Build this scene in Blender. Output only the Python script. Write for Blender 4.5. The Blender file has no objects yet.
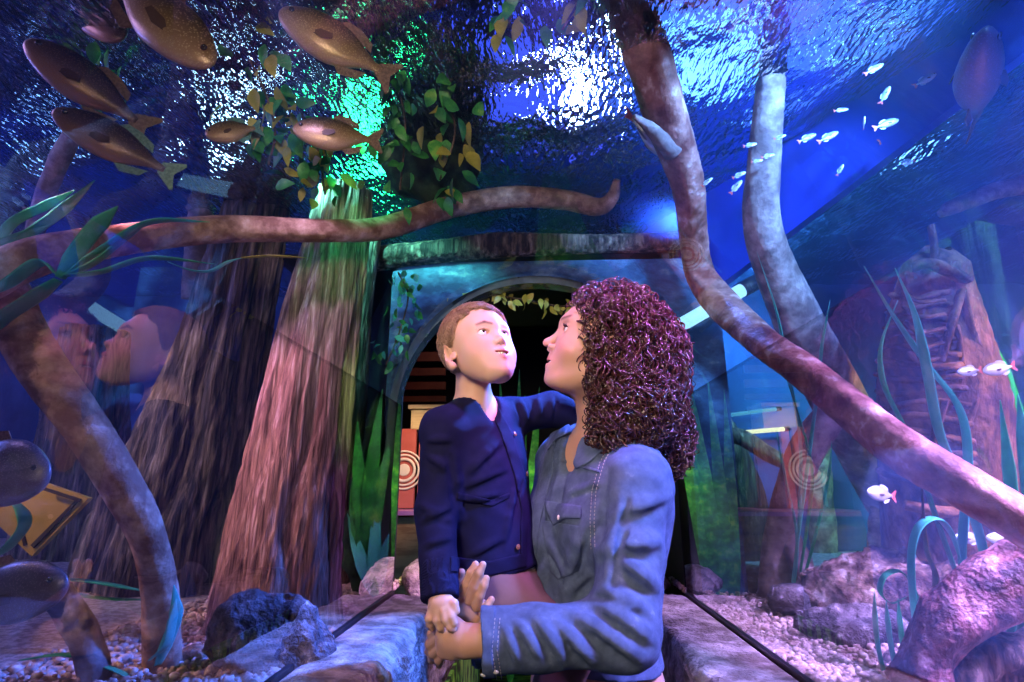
import bpy, bmesh, math, random
import numpy as np
from mathutils import Vector, Matrix
rnd = random.Random(7)
rng = np.random.default_rng(11)
scene = bpy.context.scene
COL = scene.collection
PI = math.pi

# ------------------------------------------------------------------ camera
FPX = 560.0
CX, CY = 512.0, 341.0
PITCH = math.atan(145 / FPX)
YAW = math.atan(25 * math.cos(PITCH) / FPX)
CAM = np.array([0.0, 0.0, 1.2])
FWD = np.array([-math.sin(YAW) * math.cos(PITCH), math.cos(YAW) * math.cos(PITCH), math.sin(PITCH)])
RGT = np.array([math.cos(YAW), math.sin(YAW), 0.0])
UPV = np.cross(RGT, FWD)

def ray(px, py):
    return FWD + (px - CX) / FPX * RGT + (CY - py) / FPX * UPV
def W(px, py, d):
    """point seen at pixel px,py at depth d"""
    return CAM + d * ray(px, py)
def AX(px, py, x):
    r = ray(px, py); return CAM + r * ((x - CAM[0]) / r[0])
def AY(px, py, y):
    r = ray(px, py); return CAM + r * ((y - CAM[1]) / r[1])
def AZ(px, py, z):
    r = ray(px, py); return CAM + r * ((z - CAM[2]) / r[2])
def proj(P):
    q = P - CAM; z = q @ FWD
    return CX + FPX * (q @ RGT) / z, CY - FPX * (q @ UPV) / z, z

cam_data = bpy.data.cameras.new('camera')
cam_data.sensor_fit = 'HORIZONTAL'; cam_data.sensor_width = 36.0
cam_data.lens = FPX / 1024 * 36.0
cam_data.clip_start = 0.02; cam_data.clip_end = 100
cam = bpy.data.objects.new('camera', cam_data); COL.objects.link(cam)
M = Matrix(((RGT[0], UPV[0], -FWD[0]), (RGT[1], UPV[1], -FWD[1]), (RGT[2], UPV[2], -FWD[2])))
cam.matrix_world = Matrix.Translation(Vector(CAM)) @ M.to_4x4()
scene.camera = cam

# ------------------------------------------------------------------ objects
def tag(o, label=None, cat=None, group=None, kind=None):
    if label: o['label'] = label
    if cat: o['category'] = cat
    if group: o['group'] = group
    if kind: o['kind'] = kind
    return o
def thing(name, label, cat, loc=(0, 0, 0), group=None):
    o = bpy.data.objects.new(name, None); COL.objects.link(o)
    o.empty_display_size = .05
    o.location = tuple(float(v) for v in loc)
    return tag(o, label, cat, group)
def link(name, me, m=None, parent=None):
    if m is not None and len(me.materials) == 0: me.materials.append(m)
    o = bpy.data.objects.new(name, me); COL.objects.link(o)
    if parent is not None:
        o.parent = parent
        # meshes are written in world coordinates: undo the parent's place
        off = Vector((0, 0, 0)); p = parent
        while p is not None:
            off += p.location; p = p.parent
        if 'local' not in me: o.location = -off
    return o
def mesh_np(V, F, smooth=True, name='m'):
    V = np.asarray(V, np.float32); me = bpy.data.meshes.new(name)
    if isinstance(F, np.ndarray):
        n, k = F.shape
        me.vertices.add(len(V)); me.vertices.foreach_set('co', V.ravel())
        me.loops.add(n * k); me.loops.foreach_set('vertex_index', F.astype(np.int32).ravel())
        me.polygons.add(n); me.polygons.foreach_set('loop_start', np.arange(0, n * k, k, dtype=np.int32))
        me.polygons.foreach_set('loop_total', np.full(n, k, np.int32))
        me.update(calc_edges=True); me.validate()
    else:
        me.from_pydata(V.tolist(), [], F); me.update()
    if smooth: me.polygons.foreach_set('use_smooth', np.ones(len(me.polygons), bool))
    return me

class MB:
    """collects shapes into one mesh"""
    def __init__(s): s.V = []; s.F = []; s.n = 0
    def add(s, V, F):
        V = np.asarray(V, float); s.V.append(V)
        s.F += [tuple(int(i) + s.n for i in f) for f in F]; s.n += len(V); return s
    def box(s, c, h, R=None):
        v = np.array([(x, y, z) for x in (-1, 1) for y in (-1, 1) for z in (-1, 1)], float) * np.array(h)
        if R is not None: v = v @ np.asarray(R)
        return s.add(v + np.array(c), [(0, 1, 3, 2), (4, 6, 7, 5), (0, 4, 5, 1), (2, 3, 7, 6), (0, 2, 6, 4), (1, 5, 7, 3)])
    def tube(s, P, r, n=10, cap=True, squash=None, rough=0.0, seed=0, flute=0, fl_amp=0.0, grain=0.0):
        P = np.asarray(P, float); m = len(P); r = np.broadcast_to(np.asarray(r, float), (m,))
        T = np.gradient(P, axis=0); T /= np.linalg.norm(T, axis=1)[:, None] + 1e-12
        a = np.array([0, 0, 1.0]) if abs(T[0][2]) < .9 else np.array([1.0, 0, 0])
        N = np.cross(T[0], a); N /= np.linalg.norm(N); V = []
        g = np.random.default_rng(seed)
        ph = g.uniform(0, 6.28, 8)
        for i in range(m):
            N = N - T[i] * (N @ T[i]); N /= np.linalg.norm(N); B = np.cross(T[i], N)
            t = np.arange(n) * 2 * PI / n
            rr = np.full(n, r[i])
            if rough:
                q = i / m * 36.0
                rr = rr * (1 + rough * (np.sin(2 * t + ph[0] + q * .21) * .5 + np.sin(3 * t + ph[1] - q * .33) * .4 + np.sin(q * .55 + ph[2]) * .4 + np.sin(5 * t + q * .8 + ph[3]) * .3))
            if flute: rr = rr * (1 + fl_amp * np.abs(np.sin(flute * t / 2 + ph[4] + .15 * np.sin(i * .5))))
            cx, cy = np.cos(t) * rr, np.sin(t) * rr
            if squash is not None: cy = cy * squash
            V.append(P[i] + cx[:, None] * N + cy[:, None] * B)
        V = np.concatenate(V)
        if grain: V = V + (V - np.repeat(P, n, 0)) * ((fbm(V / np.repeat(r, n)[:, None] * 1.5 + seed * 7.3, 1.0, 4, seed, True) * grain)[:, None])
        F = [(i * n + j, i * n + (j + 1) % n, (i + 1) * n + (j + 1) % n, (i + 1) * n + j) for i in range(m - 1) for j in range(n)]
        if cap: F += [tuple(range(n))[::-1], tuple((m - 1) * n + j for j in range(n))]
        return s.add(V, F)
    def ball(s, c, r, R=None, nu=12, nv=8):
        V = [(math.sin(PI * i / nv) * math.cos(2 * PI * j / nu), math.sin(PI * i / nv) * math.sin(2 * PI * j / nu), math.cos(PI * i / nv)) for i in range(1, nv) for j in range(nu)]
        V = np.array(V + [(0, 0, 1), (0, 0, -1)]) * np.array(r)
        if R is not None: V = V @ np.asarray(R)
        F = [(i * nu + j, (i + 1) * nu + j, (i + 1) * nu + (j + 1) % nu, i * nu + (j + 1) % nu) for i in range(nv - 2) for j in range(nu)]
        t = (nv - 1) * nu
        F += [(t, j, (j + 1) % nu) for j in range(nu)] + [(t + 1, (nv - 2) * nu + (j + 1) % nu, (nv - 2) * nu + j) for j in range(nu)]
        return s.add(V + np.array(c), F)
    def mesh(s, smooth=True): return mesh_np(np.concatenate(s.V), s.F, smooth)
    def build(s, name, m, parent=None, smooth=True): return link(name, s.mesh(smooth), m, parent)

def spline(pts, n=40):
    """Catmull-Rom through the control rows"""
    P = np.asarray(pts, float); P = np.vstack([2 * P[0] - P[1], P, 2 * P[-1] - P[-2]]); out = []
    k = len(P) - 3; per = max(2, n // k)
    for i in range(k):
        a, b, c, d = P[i:i + 4]
        for t in np.linspace(0, 1, per, endpoint=(i == k - 1)):
            out.append(.5 * ((2 * b) + (c - a) * t + (2 * a - 5 * b + 4 * c - d) * t * t + (3 * b - a - 3 * c + d) * t ** 3))
    return np.array(out)

def extrude(poly2, thick, O, A, B):
    """flat polygon poly2 (list of (a,b)) in the plane O + a*A + b*B, made a solid of that thickness"""
    A = np.asarray(A, float); B = np.asarray(B, float); Nn = np.cross(A, B); Nn /= np.linalg.norm(Nn)
    p = np.array([np.asarray(O) + a * A + b * B for a, b in poly2]); n = len(p)
    V = np.vstack([p + Nn * thick / 2, p - Nn * thick / 2])
    F = [tuple(range(n)), tuple(range(2 * n - 1, n - 1, -1))] + [(i, i + n, (i + 1) % n + n, (i + 1) % n) for i in range(n)]
    return V, F

# ------------------------------------------------------------------ materials
def mat(name, c1, c2=None, c3=None, rough=.6, scale=8.0, stretch=(1, 1, 1), bump=0.0, bscale=None, detail=4, spec=.4, sss=0.0, sss_col=None, metal=0.0, wave=None, sheen=0.0, coat=0.0, mid=(.42, .58), dist=.002, trans=0.0):
    m = bpy.data.materials.new(name); m.use_nodes = True
    nt = m.node_tree; L = nt.links; p = nt.nodes['Principled BSDF']
    p.inputs['Roughness'].default_value = rough
    p.inputs['Specular IOR Level'].default_value = spec
    p.inputs['Metallic'].default_value = metal
    p.inputs['Base Color'].default_value = (*c1, 1)
    if sheen: p.inputs['Sheen Weight'].default_value = sheen
    if coat: p.inputs['Coat Weight'].default_value = coat
    if sss:
        p.inputs['Subsurface Weight'].default_value = sss
        p.inputs['Subsurface Radius'].default_value = (1, .35, .2); p.inputs['Subsurface Scale'].default_value = .006
    if c2 is not None or bump:
        tc = nt.nodes.new('ShaderNodeTexCoord'); mp = nt.nodes.new('ShaderNodeMapping'); mp.inputs['Scale'].default_value = stretch
        L.new(tc.outputs['Object'], mp.inputs['Vector'])
    if c2 is not None:
        nz = nt.nodes.new('ShaderNodeTexNoise'); nz.inputs['Scale'].default_value = scale; nz.inputs['Detail'].default_value = detail; nz.inputs['Roughness'].default_value = .6
        L.new(mp.outputs['Vector'], nz.inputs['Vector'])
        cr = nt.nodes.new('ShaderNodeValToRGB'); e = cr.color_ramp.elements
        e[0].position, e[1].position = mid; e[0].color = (*c1, 1); e[1].color = (*c2, 1)
        if c3 is not None:
            x = e.new(mid[1] + .10); x.color = (*c3, 1)
        L.new(nz.outputs['Fac'], cr.inputs['Fac']); L.new(cr.outputs['Color'], p.inputs['Base Color'])
    if bump:
        nb = nt.nodes.new('ShaderNodeTexNoise'); nb.inputs['Scale'].default_value = bscale or scale * 3; nb.inputs['Detail'].default_value = 5
        L.new(mp.outputs['Vector'], nb.inputs['Vector'])
        bp = nt.nodes.new('ShaderNodeBump'); bp.inputs['Strength'].default_value = bump; bp.inputs['Distance'].default_value = dist
        L.new(nb.outputs['Fac'], bp.inputs['Height']); L.new(bp.outputs['Normal'], p.inputs['Normal'])
    return m
def emit(name, col, s):
    m = bpy.data.materials.new(name); m.use_nodes = True; p = m.node_tree.nodes['Principled BSDF']
    p.inputs['Base Color'].default_value = (0, 0, 0, 1); p.inputs['Emission Color'].default_value = (*col, 1); p.inputs['Emission Strength'].default_value = s
    return m

# ------------------------------------------------------------------ solids from distance fields
def vnoise(P, seed=0):
    i = np.floor(P).astype(np.int64); f = (P - i).astype(np.float32); u = f * f * (3 - 2 * f); o = 0
    for a in (0, 1):
        for b in (0, 1):
            for c in (0, 1):
                h = ((i[:, 0] + a) * 73856093) ^ ((i[:, 1] + b) * 19349663) ^ ((i[:, 2] + c) * 83492791) ^ (seed * 40503)
                h = (h ^ (h >> 13)) * 1274126177; h = ((h ^ (h >> 16)) & 0xffff) / 65535.0
                o = o + h * (u[:, 0] if a else 1 - u[:, 0]) * (u[:, 1] if b else 1 - u[:, 1]) * (u[:, 2] if c else 1 - u[:, 2])
    return o
def fbm(P, freq, octv=4, seed=0, ridged=False):
    o = 0; a = .5
    for k in range(octv):
        n = vnoise(P * freq, seed + k); o = o + a * ((1 - np.abs(2 * n - 1)) if ridged else n); freq *= 2.1; a *= .5
    return o - .5
def nrm(v): v = np.asarray(v, float); return v / np.linalg.norm(v)
def frame(yaw, pitch, roll):
    """rows: forward, left, up of a body facing yaw (from +X to +Y), pitched up, rolled"""
    fw = np.array([math.cos(pitch) * math.cos(yaw), math.cos(pitch) * math.sin(yaw), math.sin(pitch)])
    l = nrm(np.cross([0, 0, 1], fw)); u = np.cross(fw, l)
    return np.stack([fw, l * math.cos(roll) + u * math.sin(roll), u * math.cos(roll) - l * math.sin(roll)])
def sm(a, b, k):
    h = np.maximum(k - np.abs(a - b), 0) / k
    return np.minimum(a, b) - h * h * k * .25
def sub(a, b, k):
    return -sm(-a, b, k)
def smax(a, b, k): return -sm(-a, -b, k)
def cap(P, a, b, r1, r2=None):
    a = np.asarray(a, np.float32); b = np.asarray(b, np.float32); r2 = r1 if r2 is None else r2
    ab = b - a; t = np.clip(((P - a) @ ab) / (ab @ ab + 1e-12), 0, 1)
    return np.linalg.norm(P - a - t[:, None] * ab, axis=1) - (r1 + t * (r2 - r1))
def ell(P, c, r, R=None):
    q = P - np.asarray(c, np.float32)
    if R is not None: q = q @ np.asarray(R, np.float32).T
    r = np.asarray(r, np.float32)
    k0 = np.linalg.norm(q / r, axis=1); k1 = np.linalg.norm(q / (r * r), axis=1) + 1e-9
    return k0 * (k0 - 1) / k1
def sph(P, c, r): return np.linalg.norm(P - np.asarray(c, np.float32), axis=1) - r
def rbox(P, c, h, r, R=None):
    q = P - np.asarray(c, np.float32)
    if R is not None: q = q @ np.asarray(R, np.float32).T
    q = np.abs(q) - np.asarray(h, np.float32) + r
    return np.linalg.norm(np.maximum(q, 0), axis=1) + np.minimum(q.max(1), 0) - r
def poly2(px, py, poly):
    """signed distance (pixels) to a polygon in the photograph's frame"""
    poly = np.asarray(poly, float); n = len(poly); d = np.full(len(px), 1e9); s = np.zeros(len(px), int)
    for i in range(n):
        a, b = poly[i], poly[(i + 1) % n]; e = b - a
        wx, wy = px - a[0], py - a[1]; t = np.clip((wx * e[0] + wy * e[1]) / (e @ e), 0, 1)
        d = np.minimum(d, (wx - t * e[0]) ** 2 + (wy - t * e[1]) ** 2)
        c = (a[1] > py) != (b[1] > py)
        xx = a[0] + (py - a[1]) * e[0] / (e[1] if e[1] else 1e-9)
        s += (c & (px < xx))
    return np.sqrt(d) * np.where(s % 2 == 1, -1, 1)
def axis(lo, hi, coarse, fine=()):
    out = [lo]
    while out[-1] < hi:
        x = out[-1]; h = coarse
        for a, b, s in fine:
            if a <= x + 1e-9 <= b: h = min(h, s)
            elif x < a: h = min(h, max(s, (a - x) * .35 + s))
            else: h = min(h, max(s, (x - b) * .35 + s))
        out.append(x + h)
    return np.array(out, np.float32)
def nets(fn, ax, ay, az, B=8):
    """surface of fn == 0 on a rectilinear grid"""
    def pad(a):
        k = (-len(a)) % B; s = a[-1] - a[-2]
        return np.concatenate([a, a[-1] + s * np.arange(1, k + 1, dtype=np.float32)])
    ax, ay, az = pad(ax), pad(ay), pad(az); sh = (len(ax), len(ay), len(az)); nb = tuple(s // B for s in sh)
    lo = [a.reshape(-1, B)[:, 0] for a in (ax, ay, az)]
    hi = [np.append(a.reshape(-1, B)[1:, 0], a[-1]) for a in (ax, ay, az)]
    c = [(l + h) / 2 for l, h in zip(lo, hi)]; hd = [(h - l) / 2 for l, h in zip(lo, hi)]
    G = np.stack(np.meshgrid(*c, indexing='ij'), -1).reshape(-1, 3).astype(np.float32)
    D = np.sqrt(sum(g ** 2 for g in np.meshgrid(*hd, indexing='ij'))).ravel()
    d0 = fn(G); keep = np.abs(d0) < D * 1.7 + .004
    val = np.repeat(np.repeat(np.repeat(d0.reshape(nb), B, 0), B, 1), B, 2).astype(np.float32)
    idx = np.argwhere(keep.reshape(nb)); o = np.arange(B)
    for s in range(0, len(idx), 1500):
        bi = idx[s:s + 1500]
        I = (bi[:, 0, None] * B + o)[:, :, None, None]; J = (bi[:, 1, None] * B + o)[:, None, :, None]; K = (bi[:, 2, None] * B + o)[:, None, None, :]
        I, J, K = np.broadcast_arrays(I, J, K); I, J, K = I.ravel(), J.ravel(), K.ravel()
        val[I, J, K] = fn(np.stack([ax[I], ay[J], az[K]], 1))
    ins = val < 0
    n8 = np.zeros(tuple(s - 1 for s in sh), np.int8)
    for i in (0, 1):
        for j in (0, 1):
            for k in (0, 1):
                n8 += ins[i:sh[0] - 1 + i, j:sh[1] - 1 + j, k:sh[2] - 1 + k]
    cells = np.argwhere((n8 > 0) & (n8 < 8)); N = len(cells)
    vid = np.full(n8.shape, -1, np.int32); vid[tuple(cells.T)] = np.arange(N)
    acc = np.zeros((N, 3)); cnt = np.zeros(N); A = (ax, ay, az); ci, cj, ck = cells.T
    def X(i, j, k): return np.stack([ax[i], ay[j], az[k]], 1)
    for e in range(3):
        for u in (0, 1):
            for v in (0, 1):
                o0 = [0, 0, 0]; a, b = [q for q in range(3) if q != e]; o0[a] = u; o0[b] = v
                o1 = list(o0); o1[e] = 1
                p0 = (ci + o0[0], cj + o0[1], ck + o0[2]); p1 = (ci + o1[0], cj + o1[1], ck + o1[2])
                v0, v1 = val[p0], val[p1]; m = (v0 < 0) != (v1 < 0)
                t = np.where(m, v0 / np.where(m, v0 - v1, 1), 0)[:, None]
                acc += np.where(m[:, None], X(*p0) * (1 - t) + X(*p1) * t, 0); cnt += m
    V = acc / cnt[:, None]; F = []
    for e in range(3):
        sl0 = [slice(None)] * 3; sl1 = [slice(None)] * 3; sl0[e] = slice(0, -1); sl1[e] = slice(1, None)
        s0, s1 = ins[tuple(sl0)], ins[tuple(sl1)]
        E = np.argwhere(s0 != s1); a, b = [q for q in range(3) if q != e]
        lim = n8.shape
        E = E[(E[:, a] > 0) & (E[:, b] > 0) & (E[:, a] < lim[a]) & (E[:, b] < lim[b])]
        flip = s0[tuple(E.T)]
        q = []
        for da, db in ((1, 1), (0, 1), (0, 0), (1, 0)):
            t = E.copy(); t[:, a] -= da; t[:, b] -= db; q.append(vid[tuple(t.T)])
        q = np.stack(q, 1)
        if e == 1: flip = ~flip
        q[~flip] = q[~flip][:, ::-1]
        F.append(q)
    F = np.concatenate(F); F = F[(F >= 0).all(1)]
    return V, F
def solid(name, fn, lo, hi, step, m, parent=None, fine=((), (), ()), colour=None, B=8):
    V, F = nets(fn, *[axis(lo[i], hi[i], step, fine[i]) for i in range(3)], B=B)
    me = mesh_np(V, F)
    if colour is not None:
        c = np.ones((len(V), 4), np.float32); c[:, :3] = colour(V.astype(np.float32))
        at = me.color_attributes.new('Col', 'FLOAT_COLOR', 'POINT'); at.data.foreach_set('color', c.ravel())
    return link(name, me, m, parent)
def trace(fn, px, py, d0=.5, d1=1.9, off=0.0):
    """first point of the solid fn seen at each pixel"""
    px = np.atleast_1d(np.asarray(px, float)); py = np.atleast_1d(np.asarray(py, float))
    D = np.stack([ray(a, b) for a, b in zip(px, py)]); t = np.full(len(px), d0)
    for _ in range(90):
        d = fn((CAM + D * t[:, None]).astype(np.float32)) - off
        t = np.minimum(t + d * .7 / np.linalg.norm(D, axis=1), d1)
    return CAM + D * t[:, None]
def grad(fn, P, e=.001):
    P = np.asarray(P, np.float32); g = []
    for i in range(3):
        q = np.zeros(3, np.float32); q[i] = e
        g.append(fn(P + q) - fn(P - q))
    g = np.stack(g, 1); return g / (np.linalg.norm(g, axis=1)[:, None] + 1e-12)
# ------------------------------------------------------------------ people
SKIN = (0.58, 0.34, 0.24)
def skin_mat(name):
    m = mat(name, SKIN, rough=.5, spec=.3, sss=.12, bump=.08, bscale=420)
    nt = m.node_tree; a = nt.nodes.new('ShaderNodeVertexColor'); a.layer_name = 'Col'
    nt.links.new(a.outputs['Color'], nt.nodes['Principled BSDF'].inputs['Base Color'])
    return m
def loc(P, H, R): return (P - H.astype(np.float32)) @ R.astype(np.float32).T
def sym(q):
    s = q.copy(); s[:, 1] = np.abs(s[:, 1]); return s
V3 = lambda *a: np.array(a, np.float32)

def eyelids(d, s, e, R, ri, open_h, width, tilt=0.0):
    """eye socket, lid ball and the slit the eye looks out of; s is mirrored head space"""
    d = sub(d, sph(s, e + V3(.014, .001, .001), ri * 1.12), .012)
    lid = sph(s, e, ri + .0016)
    slit = ell(s, e + V3(ri + .001, 0.0, 0.0), (.007, width, open_h))
    lid = smax(lid, -slit, .0012)
    lid = np.maximum(lid, -(sph(s, e, ri - .001)))          # hollow for the eyeball
    d = sm(d, lid, .005)
    d = np.maximum(d, -sph(s, e, ri - .0002)) if False else d
    return d

def head_adult(q):
    s = sym(q)
    d = ell(q, (-.004, 0, .048), (.094, .075, .087))
    d = sm(d, ell(q, (.036, 0, .012), (.060, .061, .085)), .03)
    d = sm(d, ell(q, (.036, 0, -.048), (.052, .050, .048)), .03)
    d = sm(d, cap(s, (.005, .050, -.045), (.066, .022, -.079), .013, .011), .03)
    d = sm(d, ell(q, (.083, 0, -.078), (.016, .018, .015)), .020)
    d = sm(d, sph(s, (.060, .036, -.014), .025), .03)
    d = sm(d, cap(s, (.087, 0, .050), (.076, .038, .050), .010, .008), .02)
    d = sub(d, sph(s, (.101, .033, .027), .013), .016)
    # nose
    d = sm(d, cap(q, (.086, 0, .032), (.109, 0, .001), .0062, .0078), .010)
    d = sm(d, sph(q, (.1150, 0, -.006), .0084), .008)
    d = sm(d, ell(s, (.100, .0125, -.014), (.011, .0065, .0075)), .007)
    d = sub(d, ell(s, (.104, .0065, -.0205), (.0055, .0035, .005)), .003)
    # mouth
    d = sm(d, ell(q, (.082, 0, -.048), (.020, .028, .026)), .014)
    d = sm(d, cap(s, (.0985, .003, -.0385), (.083, .025, -.0435), .0058, .003), .006)
    d = sm(d, cap(s, (.0965, 0, -.0535), (.083, .023, -.0475), .0064, .003), .006)
    d = sub(d, ell(q, (.098, 0, -.0455), (.018, .019, .0030)), .002)
    # lids
    e = V3(.076, .032, .027)
    lid = smax(sph(s, e, .0142), -ell(s, e + V3(.0135, .001, 0), (.009, .0145, .0058)), .0010)
    lid = sm(lid, cap(s, (.0895, .022, .034), (.083, .045, .033), .0022, .0020), .004)
    d = sm(d, lid, .005)
    d = smax(d, -ell(s, e + V3(.0135, .0005, 0), (.009, .0125, .0050)), .0012)
    d = sm(d, ell(q, (.0945, 0, -.027), (.0085, .011, .011)), .008)
    # ear
    d = sm(d, ell(s, (-.012, .074, .005), (.018, .008, .032), frame(.35, 0, 0)), .008)
    return d

def head_child(q):
    s = sym(q)
    d = ell(q, (-.006, 0, .030), (.084, .071, .076))
    d = sm(d, ell(q, (.026, 0, -.012), (.053, .058, .066)), .03)
    d = sm(d, ell(s, (.037, .027, -.040), (.032, .029, .031)), .025)
    d = sm(d, ell(q, (.046, 0, -.070), (.027, .029, .022)), .024)
    d = sm(d, cap(s, (.008, .036, -.046), (.040, .015, -.076), .015, .014), .03)
    d = sm(d, sph(q, (.064, 0, -.081), .0115), .018)
    d = sm(d, cap(s, (.070, 0, .021), (.058, .034, .022), .009, .008), .02)
    d = sub(d, sph(s, (.084, .028, .003), .011), .016)
    # nose, short and turned up
    d = sm(d, cap(q, (.071, 0, .002), (.083, 0, -.018), .0050, .0070), .010)
    d = sm(d, sph(q, (.0860, 0, -.0225), .0084), .006)
    d = sm(d, ell(s, (.078, .0095, -.0255), (.0085, .0058, .0062)), .006)
    d = sub(d, ell(s, (.0815, .0048, -.0308), (.0034, .0024, .0030)), .003)
    # mouth, a little open, smiling
    d = sm(d, ell(q, (.064, 0, -.050), (.019, .027, .022)), .012)
    d = sm(d, cap(s, (.0815, .003, -.0452), (.0670, .0205, -.0452), .0048, .0026), .005)
    d = sm(d, cap(s, (.0800, 0, -.0590), (.0665, .0195, -.0485), .0052, .0026), .006)
    d = sub(d, ell(s, (.080, .000, -.0522), (.017, .0105, .0036)), .002)
    d = sub(d, ell(s, (.074, .0095, -.0495), (.014, .0085, .0026), frame(0, 0, .30)), .002)
    e = V3(.0605, .027, .003)
    lid = sph(s, e, .0134)
    lid = sm(lid, cap(s, (.0735, .0185, .0105), (.068, .038, .0095), .0020, .0018), .004)
    d = sm(d, lid, .005)
    d = smax(d, -ell(s, e + V3(.0125, .0005, .0004), (.009, .0140, .0062)), .0012)
    # ear: a shell with a hollow and a lobe
    R = frame(.80, .12, 0)
    ear = ell(s, (-.008, .076, -.016), (.021, .0075, .030), R)
    ear = sub(ear, ell(s, (-.001, .082, -.013), (.0125, .0070, .020), R), .004)
    ear = sm(ear, sph(s, (-.002, .073, -.040), .0078), .008)
    ear = sm(ear, cap(s, (.005, .069, -.014), (.005, .070, -.024), .004), .006)
    d = sm(d, ear, .006)
    return d

def face_colour(q, base, lip_c, lips, lip_r, brow, brow_r, cheek_c, cheek_r, mouth):
    s = sym(q); c = np.tile(V3(*base), (len(q), 1))
    def blend(w, col):
        nonlocal c
        w = np.clip(w, 0, 1)[:, None]; c = c * (1 - w) + V3(*col) * w
    blend((1 - sph(s, cheek_c, 0) / cheek_r) * .55, (.68, .27, .2))
    for a, b in lips: blend(1.4 - cap(s, a, b, 0) / lip_r, lip_c)
    z = V3(.25, 1, 1)
    for a, b in brow: blend(np.where(q[:, 0] > .04, 1.3 - cap(s * z, V3(*a) * z, V3(*b) * z, 0) / brow_r, 0) * .9, (.11, .05, .03))
    blend(1.5 - ell(q, mouth[0], mouth[1]) / .0015 * 1.0 - 0.5, (.10, .02, .02))
    return c

# ---- the woman
MHC = W(599, 356, 1.2); MHR = frame(math.radians(185), math.radians(17), math.radians(-3))
mF = nrm([-math.cos(.62), -math.sin(.62), 0]); mL = np.cross([0, 0, 1], mF); mR = np.stack([mF, mL, [0, 0, 1.0]])
mCh = W(601, 505, 1.215); mAb = W(594, 600, 1.19); mHip = W(596, 690, 1.19)
mShL, mShR = W(636, 482, 1.085), W(563, 462, 1.36)
mElL, mWrL = W(624, 633, .965), W(466, 641, .955)
mElR, mWrR = W(520, 600, 1.36), W(452, 640, 1.10)
mNk0, mNk1 = W(595, 386, 1.215), W(606, 446, 1.235)
mKnL, mAnL = np.array([mHip[0] + .06, mHip[1] - .07, .47]), np.array([mHip[0] + .07, mHip[1] - .06, .10])
mKnR, mAnR = np.array([mHip[0] - .03, mHip[1] + .13, .47]), np.array([mHip[0] - .02, mHip[1] + .13, .10])
mHiL, mHiR = mHip + .085 * mL - [0, 0, .08], mHip - .085 * mL - [0, 0, .08]

def fingers(P, d, chains, k=.004):
    for ch in chains:
        f = None
        for (a, ra), (b, rb) in zip(ch[:-1], ch[1:]):
            c = cap(P, a, b, ra, rb); f = c if f is None else sm(f, c, .003)
        d = sm(d, f, k)
    return d
def ch(*pts): return [(W(*p[:3]), p[3]) for p in pts]
# her right hand, back of it towards us, fingers up; her left hand closing round the wrist below it
RH = [ch((462, 596, 1.035, .0092), (466, 584, 1.025, .0088), (471, 573, 1.022, .0082), (475.6, 564.5, 1.024, .0066)),
      ch((469, 600, 1.022, .0095), (474, 586, 1.012, .0090), (479, 573, 1.010, .0083), (482.8, 564.8, 1.013, .0066)),
      ch((476, 607, 1.020, .0090), (480, 595, 1.010, .0085), (484, 585, 1.010, .0078), (486.4, 578.5, 1.013, .0063)),
      ch((483, 614, 1.024, .0082), (487, 606, 1.014, .0077), (491.5, 599.5, 1.017, .0062)),
      ch((457, 606, 1.05, .0110), (457, 590, 1.055, .0095), (459, 579, 1.05, .0088), (461.5, 572.5, 1.048, .0075))]
LH = [ch((441, 628, .985, .0092), (432, 634, 1.005, .0088), (430, 641, 1.03, .0080), (435, 646, 1.05, .0068)),
      ch((440, 637, .985, .0092), (430, 644, 1.005, .0088), (429, 651, 1.03, .0080), (434, 655, 1.05, .0068)),
      ch((442, 646, .985, .0090), (433, 653, 1.005, .0084), (432, 659, 1.03, .0076), (438, 662, 1.05, .0065)),
      ch((446, 653, .985, .0082), (439, 660, 1.005, .0076), (439, 665, 1.025, .0066)),
      ch((455, 624, .975, .0100), (450, 614, .995, .0090), (446, 609, 1.02, .0080))]
def m_hands(P):
    d = cap(P, mWrL, W(452, 638, .965), .026, .024)
    d = sm(d, rbox(P, W(449, 638, .972), (.021, .013, .033), .011, np.stack([nrm([1, -.35, 0]), nrm([.35, 1, 0]), [0, 0, 1]])), .02)
    d = fingers(P, d, LH)
    e = cap(P, mWrR, W(465, 622, 1.06), .024, .024)
    e = sm(e, rbox(P, W(469, 608, 1.045), (.031, .012, .026), .011, np.stack([nrm([.9, -.05, -.42]), nrm([.05, 1, .05]), nrm([.42, 0, .9])])), .02)
    e = fingers(P, e, RH)
    return np.minimum(d, e)
def m_torso(P, o=0.0):
    d = ell(P, mCh, (.105 + o, .165 + o, .165 + o), mR)
    for sgn in (1, -1):
        d = sm(d, sph(P, mCh + mF * .068 + mL * .072 * sgn - [0, 0, .045], .062 + o), .05)
    d = sm(d, ell(P, mAb, (.105 + o, .145 + o, .15), mR), .08)
    d = sm(d, ell(P, mHip, (.12 + o, .172 + o, .13), mR), .08)
    d = sm(d, cap(P, mNk1 - [0, 0, .02], mShL, .058 + o, .056 + o), .05)
    return sm(d, cap(P, mNk1 - [0, 0, .02], mShR, .058 + o, .056 + o), .05)
def m_body(P):
    d = head_adult(loc(P, MHC, MHR))
    d = sm(d, cap(P, mNk0, mNk1, .048, .054), .030)
    d = sm(d, m_torso(P), .03)
    for a, b, c in ((mShL, mElL, mWrL), (mShR, mElR, mWrR)):
        d = sm(d, sm(cap(P, a, b, .048, .038), cap(P, b, c, .038, .026), .02), .03)
    d = sm(d, m_hands(P), .008)
    for a, b, c in ((mHiL, mKnL, mAnL), (mHiR, mKnR, mAnR)):
        d = sm(d, sm(cap(P, a, b, .078, .05), cap(P, b, c, .05, .036), .02), .03)
    return d
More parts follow.
